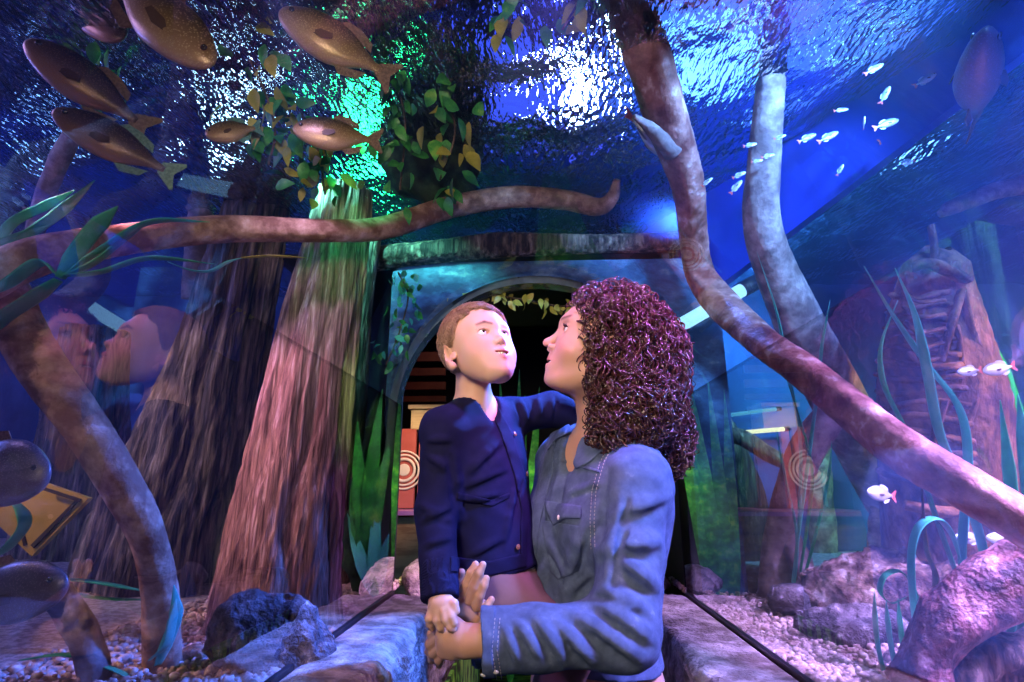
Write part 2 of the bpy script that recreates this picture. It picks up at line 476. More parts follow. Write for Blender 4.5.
def m_col(P):
    q = loc(P, MHC, MHR)
    return face_colour(q, SKIN, (.50, .10, .09), [((.102, 0, -.0385), (.085, .024, -.044)), ((.100, 0, -.0535), (.085, .022, -.0475))], .0062,
                       [((.096, .012, .051), (.080, .045, .054))], .0042, (.078, .042, -.018), .035, ((.092, 0, -.0455), (.016, .019, .0030)))
mat_skin = skin_mat('skin')
fx = [(MHC[0] - .15, MHC[0] + .02, .0017), (W(425, 0, 1)[0] - .02, W(496, 0, 1)[0] + .01, .0022)]
fy = [(MHC[1] - .10, MHC[1] + .05, .0022), (.92, 1.08, .0024)]
fz = [(MHC[2] - .13, MHC[2] + .12, .0017), (W(0, 668, 1)[2], W(0, 558, 1)[2] + .01, .0022)]
woman = solid('person', m_body, (-.26, .84, .03), (.34, 1.52, 1.70), .011, mat_skin, None, (fx, fy, fz), m_col)
tag(woman, 'woman with long curly dark hair and a denim shirt, holding the child on her hip', 'person', 'woman and child in the tunnel')

# eyes
def eye(parent, H, R, e, r, look, iris_c, ir=.0058):
    c = H + e @ R
    look = nrm(look @ R)
    b = MB(); b.ball(c, (r, r, r), nu=20, nv=14)
    o = b.build('eye', mat_eyewhite, parent)
    a = nrm(np.cross(look, [0, 0, 1])); u = np.cross(a, look)
    Rm = np.stack([a, u, look])
    for nm, rad, h, mm in (('iris', ir, .0007, iris_c), ('pupil', ir * .45, .0011, mat_pupil)):
        b = MB(); b.ball(c + look * math.sqrt(r * r - rad * rad) * .995, (rad, rad, h), Rm, 18, 6); b.build(nm, mm, o)
mat_eyewhite = mat('eye_white', (.78, .72, .70), rough=.15, spec=.6)
mat_pupil = mat('pupil', (.006, .004, .004), rough=.1)
mat_iris_brown = mat('iris_brown', (.10, .04, .02), rough=.15)
mat_iris_hazel = mat('iris_hazel', (.13, .08, .05), rough=.15)
for sgn in (1, -1):
    eye(woman, MHC, MHR, np.array([.076, .032 * sgn, .027]), .0130, np.array([1, 0, .05]), mat_iris_brown)
mat_teeth = mat('teeth', (.80, .76, .70), rough=.25)
def teeth(parent, H, R, f, l, u, h, n, rr):
    b = MB()
    for i in range(n):
        t = (i - (n - 1) / 2) / n * 2
        b.ball(H + np.array([f - rr * t * t, l * t, u]) @ R, (.0028, l / n * 1.05, h), R, 10, 6)
    b.build('teeth', mat_teeth, parent)
teeth(woman, MHC, MHR, .0955, .017, -.0435, .0036, 8, .007)

# ---- the boy
BS = .965; BHC = W(478.5, 351, 1.2); BHR = frame(math.radians(-54), math.radians(19), math.radians(5))
bF = nrm([.72, -.69, 0]); bL = np.cross([0, 0, 1], bF); bR = np.stack([bF, bL, [0, 0, 1.0]])
bNk0, bNk1 = W(473, 380, 1.215), W(474, 412, 1.215)
bShR, bElR, bWrR = W(443, 430, 1.13), W(436, 512, 1.085), W(440, 596, .985)
bShL, bElL, bWrL = W(507, 418, 1.275), W(552, 409, 1.345), W(606, 432, 1.36)
bCh, bAb, bHip = W(480, 465, 1.2), W(487, 530, 1.185), W(495, 585, 1.17)
bHiR, bKnR, bAnR = W(494, 592, 1.125), W(566, 648, 1.075), W(545, 745, 1.03)
bHiL, bKnL, bAnL = W(505, 590, 1.23), W(600, 640, 1.40), W(600, 730, 1.42)
BH = [ch((432, 610, .962, .0078), (429, 618, .957, .0074), (430, 624, .962, .0065), (432, 628, .968, .0055)),
      ch((438, 612, .955, .0080), (437, 620, .950, .0075), (440, 627, .950, .0066), (443, 630, .955, .0056)),
      ch((444, 611, .951, .0080), (446, 620, .943, .0075), (450, 627, .941, .0066), (453.5, 629, .943, .0056)),
      ch((449, 609, .952, .0078), (451.5, 617, .943, .0072), (454, 623, .940, .0062)),
      ch((449, 600, .965, .0080), (454, 604, .955, .0076), (456.5, 611, .950, .0062))]
def b_hand(P):
    d = cap(P, bWrR, W(441, 604, .968), .019, .018)
    d = sm(d, rbox(P, W(441, 608, .963), (.019, .011, .018), .010, np.stack([nrm([1, -.25, .1]), nrm([.25, 1, 0]), nrm([-.1, 0, 1])])), .015)
    return fingers(P, d, BH)
def b_torso(P, o=0.0):
    d = ell(P, bCh, (.080 + o, .108 + o, .115 + o), bR)
    d = sm(d, ell(P, bAb, (.084 + o, .098 + o, .11 + o), bR), .05)
    d = sm(d, ell(P, bHip, (.085 + o, .105 + o, .075), bR), .05)
    d = sm(d, cap(P, bNk1 - [0, 0, .015], bShR, .040 + o, .036 + o), .04)
    return sm(d, cap(P, bNk1 - [0, 0, .015], bShL, .040 + o, .036 + o), .04)
def b_body(P):
    d = head_child(loc(P, BHC, BHR) / BS)
    d = sm(d, cap(P, bNk0, bNk1, .037, .042), .018)
    d = sm(d, b_torso(P), .025)
    for a, b, c in ((bShR, bElR, bWrR), (bShL, bElL, bWrL)):
        d = sm(d, sm(cap(P, a, b, .031, .027), cap(P, b, c, .027, .019), .015), .02)
    d = sm(d, b_hand(P), .006)
    d = sm(d, cap(P, bWrL, bWrL + [.04, 0, -.02], .018, .014), .01)
    for a, b, c in ((bHiR, bKnR, bAnR), (bHiL, bKnL, bAnL)):
        d = sm(d, sm(cap(P, a, b, .056, .042), cap(P, b, c, .042, .03), .02), .02)
    return d
def b_col(P):
    q = loc(P, BHC, BHR) / BS
    return face_colour(q, (.64, .40, .30), (.56, .16, .14), [((.084, 0, -.0455), (.067, .0205, -.0485)), ((.083, 0, -.0590), (.067, .0195, -.0515))], .0056,
                       [((.079, .010, .0185), (.076, .024, .0245)), ((.076, .024, .0245), (.064, .040, .0205))], .0036, (.066, .038, -.028), .03, ((.074, 0, -.0515), (.010, .0170, .0034)))
fx = [(BHC[0] - .085, BHC[0] + .085, .0017), (W(424, 0, .95)[0] - .01, W(460, 0, .95)[0] + .01, .0020)]
fy = [(BHC[1] - .10, BHC[1] + .06, .0019), (W(440, 620, .93)[1], W(440, 620, 1.0)[1], .002)]
fz = [(BHC[2] - .10, BHC[2] + .11, .0017), (W(0, 634, .95)[2], W(0, 595, .95)[2], .002)]
boy = solid('person', b_body, (-.29, .84, .60), (.30, 1.60, 1.64), .011, mat_skin, None, (fx, fy, fz), b_col)
tag(boy, 'small boy in a navy cardigan carried by the woman, gazing upward', 'person', 'woman and child in the tunnel')
for sgn in (1, -1):
    eye(boy, BHC, BHR * BS, np.array([.0605, .027 * sgn, .003]), .0122 * BS, np.array([1, -.02, .20]), mat_iris_hazel, .0072)
teeth(boy, BHC, BHR * BS, .0775, .0135, -.0490, .0036, 6, .007)
# ------------------------------------------------------------------ clothes and hair
def cloth(name, c1, c2, c3, weave=900, fade=9.0, rough=.85, sheen=.3, bump=.25):
    m = mat(name, c1, c2, c3, rough=rough, scale=fade, detail=6, spec=.12, mid=(.36, .62))
    nt = m.node_tree; L = nt.links; p = nt.nodes['Principled BSDF']
    tc = nt.nodes.new('ShaderNodeTexCoord'); w = nt.nodes.new('ShaderNodeTexWave'); w.inputs['Scale'].default_value = weave / 6.28; w.inputs['Distortion'].default_value = 1.5; w.bands_direction = 'DIAGONAL'
    L.new(tc.outputs['Object'], w.inputs['Vector'])
    n = nt.nodes.new('ShaderNodeTexNoise'); n.inputs['Scale'].default_value = 220; n.inputs['Detail'].default_value = 3
    L.new(tc.outputs['Object'], n.inputs['Vector'])
    a = nt.nodes.new('ShaderNodeMath'); a.operation = 'ADD'; L.new(w.outputs['Fac'], a.inputs[0]); L.new(n.outputs['Fac'], a.inputs[1])
    b = nt.nodes.new('ShaderNodeBump'); b.inputs['Strength'].default_value = bump; b.inputs['Distance'].default_value = .0012
    L.new(a.outputs[0], b.inputs['Height']); L.new(b.outputs['Normal'], p.inputs['Normal'])
    return m
mat_denim = cloth('denim', (.085, .125, .225), (.13, .185, .32), (.20, .27, .43), weave=2600, fade=40, bump=.6)
mat_stitch = mat('pale_thread', (.42, .42, .46), rough=.8)
mat_snap = mat('pearl_snap', (.75, .72, .70), rough=.2, spec=.7)
mat_navy = cloth('navy_knit', (.008, .009, .042), (.011, .012, .052), (.014, .015, .062), weave=3200, fade=30, sheen=.25)
mat_navy_rib = cloth('navy_rib', (.007, .008, .038), (.010, .011, .048), None, weave=1400, fade=30, sheen=.2, bump=.6)
mat_mauve = cloth('mauve_cotton', (.17, .105, .10), (.22, .135, .13), (.26, .165, .16), weave=2400, fade=12)
mat_dark_cotton = cloth('dark_cotton', (.02, .02, .025), (.03, .03, .04), None)

def folds(P, d, base, lines, amp=1.0):
    """cloth folds: soft ridges laid along lines given as pixel pairs on the cloth"""
    for a, b, r, r2, k in lines:
        d = sm(d, cap(P, a, b, r, r2), k) if r > 0 else sub(d, cap(P, a, b, -r, -r2), k)
    return d
def fold_lines(fn, spec):
    out = []
    for (x0, y0, x1, y1, r) in spec:
        n = 6; xs = np.linspace(x0, x1, n); ys = np.linspace(y0, y1, n)
        o = np.array([-(y1 - y0), x1 - x0]) / math.hypot(x1 - x0, y1 - y0) * r * 900
        if o[1] < 0: o = -o
        pts = trace(fn, xs, ys); g = grad(fn, pts); pv = trace(fn, xs + o[0], ys + o[1]); gv = grad(fn, pv)
        D = pts - CAM; face = -(g * D).sum(1) / np.linalg.norm(D, axis=1) > .32
        facev = (-(gv * D).sum(1) / np.linalg.norm(D, axis=1) > .32) & (np.linalg.norm(pv - pts, axis=1) < r * 4)
        ridge = pts - g * r * .42; val = pv + gv * r * .25
        tap = np.sin(np.linspace(.35, PI - .35, n)) ** .7
        for i in range(n - 1):
            if not (face[i] and face[i + 1]) or np.linalg.norm(pts[i + 1] - pts[i]) > .05: continue
            out.append((ridge[i], ridge[i + 1], r * tap[i], r * tap[i + 1], r * 1.3))
            if facev[i] and facev[i + 1] and np.linalg.norm(pv[i + 1] - pv[i]) < .05: out.append((val[i], val[i + 1], -r * .7 * tap[i], -r * .7 * tap[i + 1], r * 1.0))
    return out

# ---- the denim shirt
def shirt_arm(P, S, E, Wr, ro=0.0):
    d = cap(P, S, S * .45 + E * .55, .064 + ro, .057 + ro)
    d = sm(d, cap(P, S * .45 + E * .55, E, .060 + ro, .056 + ro), .02)
    d = sm(d, sm(cap(P, E, E * .4 + Wr * .6, .054 + ro, .050 + ro), cap(P, E * .4 + Wr * .6, Wr, .051 + ro, .054 + ro), .02), .035)
    return d
mCuL = mWrL + (mElL - mWrL) * .09
def shirt_base(P):
    d = m_torso(P, .012)
    d = sm(d, sm(shirt_arm(P, mShL, mElL, mCuL), shirt_arm(P, mShR, mElR, mWrR + [.05, 0, 0], -.008), .01), .016)
    d = np.maximum(d, -(P[:, 2] - .845))                                   # hem
    nk = cap(P, mNk1 + [0, 0, -.01] + mF * .012, mNk1 + [0, 0, .20] - mF * .0, .060, .075)
    v = cap(P, mNk1 + mF * .06 + [0, 0, .03], mNk1 + mF * .165 - [0, 0, .095], .050, .004)   # open neck
    d = smax(d, -nk, .008)
    d = smax(d, -v, .006)
    w = (mWrL - mElL) / np.linalg.norm(mWrL - mElL)
    d = np.maximum(d, np.where(np.linalg.norm(P - mCuL.astype(np.float32), axis=1) < .10, (P - (mCuL - w * .006).astype(np.float32)) @ w.astype(np.float32), -1))
    d = smax(d, -cap(P, mCuL - w * .03, mCuL + w * .1, .040), .004)       # hollow cuff
    return d
F_M = fold_lines(shirt_base, [
    (668, 496, 612, 516, .011), (670, 540, 598, 548, .014), (664, 592, 622, 562, .011),
    (650, 612, 590, 585, .011), (655, 640, 598, 604, .012), (640, 660, 572, 612, .012), (600, 668, 556, 622, .010),
    (566, 664, 536, 618, .010), (540, 656, 516, 622, .009), (518, 664, 504, 626, .007),
    (600, 470, 590, 560, .009), (583, 530, 560, 600, .010), (560, 470, 548, 520, .007), (546, 560, 528, 604, .008),
    (620, 500, 606, 586, .009), (586, 575, 560, 606, .009), (600, 482, 566, 494, .006), (572, 585, 552, 545, .007)])
def shirt(P):
    d = folds(P, shirt_base(P), None, F_M)
    q = np.sin(P[:, 0] * 61 + np.sin(P[:, 2] * 47) * 1.7) * np.sin(P[:, 2] * 53 + np.sin(P[:, 1] * 41 + 1) * 1.5)
    return d - .0016 * q
def shirt_solid(P):
    return shirt(P)
denim_shirt = solid('denim_shirt', shirt_solid, (-.13, .82, .835), (.36, 1.56, 1.56), .0058, mat_denim, woman,
                    ([(-.1, .34, .0046)], [(.83, 1.2, .0046)], [(.84, 1.56, .0046)]))
tag(denim_shirt, 'faded blue denim shirt')
def patch(name, fn, poly, th, m, parent, step=.0024, dz=.09, bulge=0.0, inset=0.004):
    """a flat piece of cloth of that outline lying on the solid fn"""
    poly = np.asarray(poly, float); cs = poly.mean(0)
    pts = trace(fn, poly[:, 0] * .85 + cs[0] * .15, poly[:, 1] * .85 + cs[1] * .15); zc = [proj(p[None])[2][0] for p in pts]
    lo = pts.min(0) - .03; hi = pts.max(0) + .03; z0, z1 = min(zc) - dz * .5, max(zc) + dz * .5
    def f(P):
        x, y, z = proj(P.astype(float)); e = poly2(x, y, poly) * z / FPX
        d0 = fn(P); d = smax(d0 - th, e, th * .9)
        d = np.maximum(d, -(d0 + inset))
        return np.maximum(d, np.abs(z - (z0 + z1) / 2) - (z1 - z0) / 2).astype(np.float32)
    return solid(name, f, lo, hi, step, m, parent)
def stitches(name, fn, lines, m, parent, r=.0007, dash=.004, gap=.003):
    for ln in lines:
        b = MB(); ln = np.asarray(ln, float); seg = np.hypot(*np.diff(ln, axis=0).T); n = max(4, int(seg.sum() / 1.2))
        u = np.concatenate([[0], np.cumsum(seg)]); t = np.linspace(0, u[-1], n)
        P = trace(fn, np.interp(t, u, ln[:, 0]), np.interp(t, u, ln[:, 1]), off=.0006)
        L = np.concatenate([[0], np.cumsum(np.linalg.norm(np.diff(P, axis=0), axis=1))])
        s = 0
        while s + dash < L[-1]:
            q = [np.array([np.interp(v, L, P[:, c]) for c in range(3)]) for v in (s, s + dash / 2, s + dash)]
            if np.linalg.norm(q[2] - q[0]) < dash * 1.5: b.tube(q, r, 5)
            s += dash + gap
        tag(b.build(name, m, parent), kind='stuff')
def buttons(name, fn, pts, r, m, parent, h=.0016, off=0.0):
    for x, y in pts:
        p = trace(fn, x, y, off=off)[0]; n = grad(fn, p[None])[0]
        a = nrm(np.cross(n, [0, 0, 1])); u = np.cross(n, a)
        b = MB(); b.ball(p + n * h * .5, (r, r, h), np.stack([a, u, n]), 14, 8); b.ball(p + n * h * 1.1, (r * .45, r * .45, h * .6), np.stack([a, u, n]), 10, 6)
        b.build(name, m, parent)
pk = patch('chest_pocket', shirt, [(541, 520), (580, 526), (582, 562), (578, 572), (558, 580), (550, 572)], .0028, mat_denim, denim_shirt)
patch('pocket_flap', shirt, [(543, 500), (582, 506), (581, 519), (564, 519), (553, 527), (546, 512)], .0055, mat_denim, pk)
buttons('pocket_snap', shirt, [(558.5, 517.5)], .0052, mat_snap, pk, off=.0055)

patch('front_placket', shirt, [(545, 446), (555, 440), (553, 470), (541, 520), (536, 560), (533, 588), (528, 588), (528, 560), (531, 520), (541, 475)], .0034, mat_denim, denim_shirt)
patch('yoke', shirt, [(560, 458), (600, 470), (601, 474), (560, 462)], .003, mat_denim, denim_shirt)
sleeve = [(612, 440), (600, 462), (592, 490), (590, 520), (591, 550)]
stitches('stitching', shirt, [sleeve, [(x + 4, y) for x, y in sleeve], [(545, 472), (538, 520), (534, 560), (531, 600)], [(495, 618), (492, 650), (497, 681)], [(500, 618), (497, 650), (502, 681)],
                              [(544, 505), (580, 510)], [(577, 529), (578, 560), (559, 576), (551, 569)]], mat_stitch, denim_shirt)
patch('cuff', shirt, [(473, 604), (496, 606), (492, 650), (498, 692), (480, 692), (470, 650)], .0032, mat_denim, denim_shirt, dz=.10)
buttons('cuff_snap', shirt, [(483, 675), (496, 672)], .0046, mat_snap, denim_shirt, off=.0032)
# collar: two leaves standing round the open neck
def collar(P):
    nk = cap(P, mNk1 + [0, 0, -.012], mNk1 + [0, 0, .05] - mF * .008, .066, .060)
    d = np.abs(nk) - .0022
    up = (P - (mNk1 + [0, 0, .006]).astype(np.float32)) @ V3(*(np.array([0, 0, 1]) - mF * .55))
    d = smax(d, np.abs(up) - .024, .003)
    d = smax(d, -cap(P, mNk1 + mF * .03, mNk1 + mF * .13 - [0, 0, .02], .026, .05), .003)
    return d
collar_o = solid('collar', collar, mNk1 - .13, mNk1 + .13, .0028, mat_denim, denim_shirt)
for name, poly in (('collar_leaf', [(545, 446), (557, 418), (566, 413), (572, 432), (556, 440), (548, 452)]), ('collar_leaf', [(566, 452), (578, 436), (598, 436), (606, 448), (590, 462), (576, 470)])):
    patch(name, shirt, poly, .006, mat_denim, collar_o, dz=.12)
buttons('collar_button', shirt, [(572, 447)], .0042, mat_snap, collar_o, off=.006)
# her trousers and shoes, out of the frame
def jeans(P):
    d = ell(P, mHip - [0, 0, .05], (.126, .176, .14), mR)
    for a, b, c in ((mHiL, mKnL, mAnL), (mHiR, mKnR, mAnR)):
        d = sm(d, sm(cap(P, a, b, .088, .062), cap(P, b, c, .062, .055), .02), .03)
    return np.maximum(d, P[:, 2] - .86)
solid('trousers', jeans, (-.2, .9, .05), (.34, 1.5, .9), .011, mat_dark_cotton, woman)
for a in (mAnL, mAnR):
    b = MB(); b.ball(a + mF * .06 - [0, 0, .055], (.13, .048, .045), mR, 14, 10); b.build('shoe', mat_dark_cotton, woman)

# ---- the boy's cardigan
def card_base(P):
    d = b_torso(P, .009)
    hem = (P - W(490, 569, 1.17).astype(np.float32)) @ V3(.08, .05, -1.0)
    d = smax(d, hem, .006)
    for a, b, c, r in ((bShR, bElR, bWrR, .0405), (bShL, bElL, bWrL + [.02, 0, 0], .041)):
        arm = sm(cap(P, a, b, r + .002, r - .002), cap(P, b, c, r - .002, r - .008), .02)
        d = sm(d, arm, .022)
    w = nrm(bWrR - bElR)
    d = np.maximum(d, np.where(np.linalg.norm(P - bWrR.astype(np.float32), axis=1) < .05, (P - (bWrR + w * .004).astype(np.float32)) @ w.astype(np.float32), -1))
    d = smax(d, -cap(P, bNk1 - [0, 0, .012], bNk1 + [0, 0, .12], .046, .05), .005)
    d = smax(d, -cap(P, bNk1 + bF * .045 + [0, 0, .02], bNk1 + bF * .10 - [0, 0, .048], .030, .003), .004)
    return d
F_B = fold_lines(card_base, [
    (447, 470, 428, 455, .006), (420, 505, 452, 520, .007), (422, 520, 450, 508, .006), (424, 545, 450, 538, .006), (455, 455, 462, 520, .007),
    (470, 470, 500, 442, .007), (466, 486, 505, 470, .006), (462, 500, 500, 494, .006), (520, 400, 528, 420, .006), (538, 396, 540, 418, .006), (552, 398, 550, 420, .005),
    (500, 540, 470, 556, .006), (516, 480, 505, 540, .006), (428, 440, 450, 440, .006)])
def cardigan(P):
    d = folds(P, card_base(P), None, F_B)
    return d - .0012 * np.sin(P[:, 0] * 83 + np.sin(P[:, 2] * 60) * 1.5) * np.sin(P[:, 2] * 71 + P[:, 1] * 30)
card = solid('cardigan', cardigan, (-.27, .90, .98), (.20, 1.52, 1.44), .0048, mat_navy, boy)
tag(card, 'navy buttoned cardigan')
patch('button_band', cardigan, [(489, 407), (497, 404), (512, 432), (524, 470), (530, 505), (527, 560), (520, 560), (521, 508), (514, 475), (502, 438)], .0028, mat_navy_rib, card)
patch('hem_band', cardigan, [(450, 556), (490, 561), (527, 552), (527, 567), (490, 576), (450, 572)], .0026, mat_navy_rib, card)
patch('pocket_welt', cardigan, [(457, 492), (492, 500), (510, 492), (510, 498), (492, 507), (457, 500)], .0028, mat_navy_rib, card)
wB = nrm(bWrR - bElR)
def b_cuff(P):
    t = (P - bWrR.astype(np.float32)) @ wB.astype(np.float32)
    d = cap(P, bWrR - wB * .06, bWrR + wB * .01, .0345, .0335) - .0016 * np.cos(np.arctan2(P[:, 1] - bWrR[1], P[:, 0] - bWrR[0]) * 46)
    return smax(d, np.abs(t + .026) - .032, .004)
solid('cuff', b_cuff, bWrR - .10, bWrR + .09, .0030, mat_navy_rib, card)
mat_button = mat('brown_button', (.20, .09, .05), rough=.25, spec=.6)
buttons('button', cardigan, [(515, 434), (527, 474), (518, 547)], .0056, mat_button, card, off=.003)
def b_trs(P):
    d = ell(P, bHip - [0, 0, .01], (.092, .112, .082), bR)
    for a, b, c in ((bHiR, bKnR, bAnR), (bHiL, bKnL, bAnL)):
        d = sm(d, sm(cap(P, a, b, .064, .050), cap(P, b, c, .050, .044), .02), .03)
    d = np.maximum(d, P[:, 2] - W(490, 556, 1.17)[2])
    return d - .0018 * np.sin(P[:, 0] * 70 + P[:, 2] * 55) * np.sin(P[:, 2] * 60 - P[:, 1] * 40)
solid('trousers', b_trs, (-.2, .9, .62), (.32, 1.58, 1.12), .0065, mat_mauve, boy)
for a in (bAnR, bAnL):
    b = MB(); b.ball(a + np.array([.03, -.02, -.045]), (.085, .034, .032), np.stack([nrm([.8, -.6, 0]), nrm([.6, .8, 0]), [0, 0, 1]]), 14, 10); b.build('shoe', mat_dark_cotton, boy)

# ---- hair
def hair_mat(name, c1, c2, rough=.35):
    m = mat(name, c1, c2, rough=rough, scale=60, spec=.8, mid=(.3, .7)); return m
mat_curl = hair_mat('dark_curls', (.024, .009, .008), (.085, .030, .026), .24)
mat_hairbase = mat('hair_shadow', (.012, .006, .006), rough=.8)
mat_boyhair = hair_mat('light_brown_hair', (.28, .165, .095), (.54, .35, .22), .4)
mat_lash = mat('lash', (.02, .012, .01), rough=.7)
HV = [(W(614, 326, 1.225), (.095, .098, .080)), (W(640, 362, 1.23), (.094, .112, .120)), (W(634, 402, 1.19), (.094, .100, .095)), (W(616, 420, 1.15), (.052, .050, .080)), (W(604, 352, 1.17), (.048, .05, .085)), (W(606, 315, 1.2), (.052, .08, .048)), (W(664, 436, 1.26), (.052, .065, .080))]
def hair_vol(P, o=0.0):
    d = None
    for c, r in HV:
        e = ell(P, c, tuple(v + o for v in r)); d = e if d is None else sm(d, e, .035)
    q = loc(P, MHC, MHR)
    d = smax(d, -ell(q, (.088, 0, -.018), (.063, .11, .125)), .012)
    d = smax(d, -cap(P, mNk0 + mF * .06 - [0, 0, .01], mNk1 + mF * .09, .062, .07), .012)
    return d
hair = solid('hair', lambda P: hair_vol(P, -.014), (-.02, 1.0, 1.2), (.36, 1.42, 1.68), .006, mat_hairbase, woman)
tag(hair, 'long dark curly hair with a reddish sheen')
def curls(n_locks, seed, vol, parent, m):
    g = np.random.default_rng(seed); V0 = []; F0 = []; nn = 0
    S = np.concatenate([np.array(c) + g.normal(size=(n_locks // 3, 3)) * np.array(r) * .75 for c, r in HV])
    S = S[:, :]; keep = np.abs(vol(S.astype(np.float32))) < .05; S = S[keep][g.permutation(keep.sum())][:n_locks]
    k = len(S); lev = -.018 + .034 * g.random(k) ** 1.3; P = S.copy()
    for _ in range(4):
        d = vol(P.astype(np.float32)) - lev; P -= grad(vol, P) * d[:, None] * .9
    M = 34; step = g.uniform(.0026, .0052, k); tr = [P.copy()]; sw = g.normal(size=(k, 3)) * .35
    for i in range(M - 1):
        n = grad(vol, P); dn = np.array([0, 0, -1.0]) + sw
        t = dn - n * (dn * n).sum(1)[:, None]; t /= np.linalg.norm(t, axis=1)[:, None] + 1e-9
        P = P + t * step[:, None]; d = vol(P.astype(np.float32)) - lev
        P = P - n * np.clip(d, -.004, .004)[:, None] * .8; tr.append(P.copy())
    tr = np.stack(tr, 1)                                    # k, M, 3
    T = np.gradient(tr, axis=1); T /= np.linalg.norm(T, axis=2)[..., None] + 1e-9
    A = np.cross(T, g.normal(size=(k, 1, 3))); A /= np.linalg.norm(A, axis=2)[..., None] + 1e-9; B = np.cross(T, A)
    R = (.0040 + .0085 * g.random(k) ** 1.6)[:, None]; turns = g.uniform(1.8, 4.4, k)[:, None] * np.where(g.random(k) < .5, 1, -1)[:, None]
    u = np.linspace(0, 1, M)[None]; ph = 2 * PI * turns * u + g.uniform(0, 6.28, k)[:, None]
    R = R * (.5 + .5 * np.sin(PI * np.clip(u * 1.15, 0, 1)) ** .5)
    C = tr + (np.cos(ph) * R)[..., None] * A + (np.sin(ph) * R)[..., None] * B
    T = np.gradient(C, axis=1); T /= np.linalg.norm(T, axis=2)[..., None] + 1e-9
    N = np.cross(T, A); N /= np.linalg.norm(N, axis=2)[..., None] + 1e-9; Bn = np.cross(T, N)
    w = (g.uniform(.0010, .0023, k)[:, None] * (1 - .75 * np.abs(2 * u - 1) ** 4))[..., None]
    sides = 4; ring = [C + w * (math.cos(a) * N + .7 * math.sin(a) * Bn) for a in np.arange(sides) * 2 * PI / sides]
    V = np.stack(ring, 2).reshape(-1, 3)
    i = np.arange(k)[:, None, None] * M * sides; j = np.arange(M - 1)[None, :, None] * sides; s = np.arange(sides)[None, None]
    a = i + j + s; b = i + j + (s + 1) % sides
    F = np.stack([a, b, b + sides, a + sides], -1).reshape(-1, 4)
    return link('curls', mesh_np(V, F), m, parent)
curls(3600, 3, lambda P: hair_vol(P), hair, mat_curl)

# boy: short hair combed forward
def boy_hair_vol(P, o=0.0):
    q = loc(P, BHC, BHR) / BS; s = sym(q)
    d = ell(q, (-.007, 0, .032), (.090 + o, .0765 + o, .0805 + o))
    f, l, u = q[:, 0], s[:, 1], q[:, 2]
    line = np.interp(f, [-.10, -.04, -.016, -.002, .004, .022, .040, .060, .09], [-.052, -.046, -.022, .004, .004, .020, .050, .066, .070]).astype(np.float32)
    line = line + (vnoise(q * 120.0, 3) - .5).astype(np.float32) * .010 + (vnoise(q * 45.0, 5) - .5).astype(np.float32) * .010
    d = d - (vnoise(q * np.array([60., 150., 150.]), 8) - .5).astype(np.float32) * .0035
    return smax(d, (line - u) * .8, .005)
bh = solid('hair', boy_hair_vol, BHC - .13, BHC + .14, .0030, mat_boyhair, boy)
tag(bh, 'short light brown hair')
def strands(n, vol, parent, H, R, m, seed):
    g = np.random.default_rng(seed)
    D = g.normal(size=(n * 3, 3)); D /= np.linalg.norm(D, axis=1)[:, None]
    q = np.array([-.007, 0, .032]) + D * np.array([.088, .074, .078])
    P = H + q @ R; P = P[np.abs(vol(P.astype(np.float32))) < .006][:n]; k = len(P)
    M = 7; L = g.uniform(.012, .030, k); tr = [P - grad(vol, P) * .002]; Q = P.copy(); sw = g.normal(size=(k, 3)) * .42
    crown = H + np.array([-.055, 0, .10]) @ R
    for i in range(M - 1):
        n_ = grad(vol, Q); t = (Q - crown); t = t / (np.linalg.norm(t, axis=1)[:, None] + 1e-9) + sw
        t = t - n_ * (t * n_).sum(1)[:, None]; t /= np.linalg.norm(t, axis=1)[:, None] + 1e-9
        Q = Q + t * (L / M)[:, None]; n2 = grad(vol, Q); Q = Q - n2 * np.clip(vol(Q.astype(np.float32)) - .0007 * (i + 1), -.004, .004)[:, None] * .9; tr.append(Q.copy())
    C = np.stack(tr, 1); T = np.gradient(C, axis=1); T /= np.linalg.norm(T, axis=2)[..., None] + 1e-9
    N = np.cross(T, g.normal(size=(k, 1, 3))); N /= np.linalg.norm(N, axis=2)[..., None] + 1e-9; B = np.cross(T, N)
    w = (g.uniform(.0005, .0010, k)[:, None] * np.linspace(1, .25, M)[None])[..., None]
    V = np.stack([C + w * (math.cos(a) * N + math.sin(a) * B) for a in (0, 2.09, 4.19)], 2).reshape(-1, 3); s3 = 3
    i = np.arange(k)[:, None, None] * M * s3; j = np.arange(M - 1)[None, :, None] * s3; s = np.arange(s3)[None, None]
    a = i + j + s; b = i + j + (s + 1) % s3
    return link('strands', mesh_np(V, np.stack([a, b, b + s3, a + s3], -1).reshape(-1, 4)), m, parent)
strands(6000, boy_hair_vol, bh, BHC, BHR * BS, mat_boyhair, 5)
def lashes(parent, H, R, pts, n, r, out):
    for sgn in (1, -1):
        b = MB()
        for t in np.linspace(0, 1, n):
            p = np.array([np.interp(t, [0, .5, 1], [q[i] for q in pts]) for i in range(3)]); p[1] *= sgn
            b.tube([H + p @ R, H + (p + np.array([out * .7, (t - .4) * .004 * sgn, out * .3])) @ R, H + (p + np.array([out, (t - .4) * .008 * sgn, out])) @ R], [r, r * .7, r * .2], 4)
        tag(b.build('eyelashes', mat_lash, parent), kind='stuff')
lashes(woman, MHC, MHR, [(.083, .020, .0305), (.0895, .032, .0325), (.083, .0445, .0295)], 16, .0009, .006)
lashes(boy, BHC, BHR * BS, [(.067, .0150, .0068), (.0730, .027, .0093), (.066, .0395, .0062)], 14, .0004, .0040)
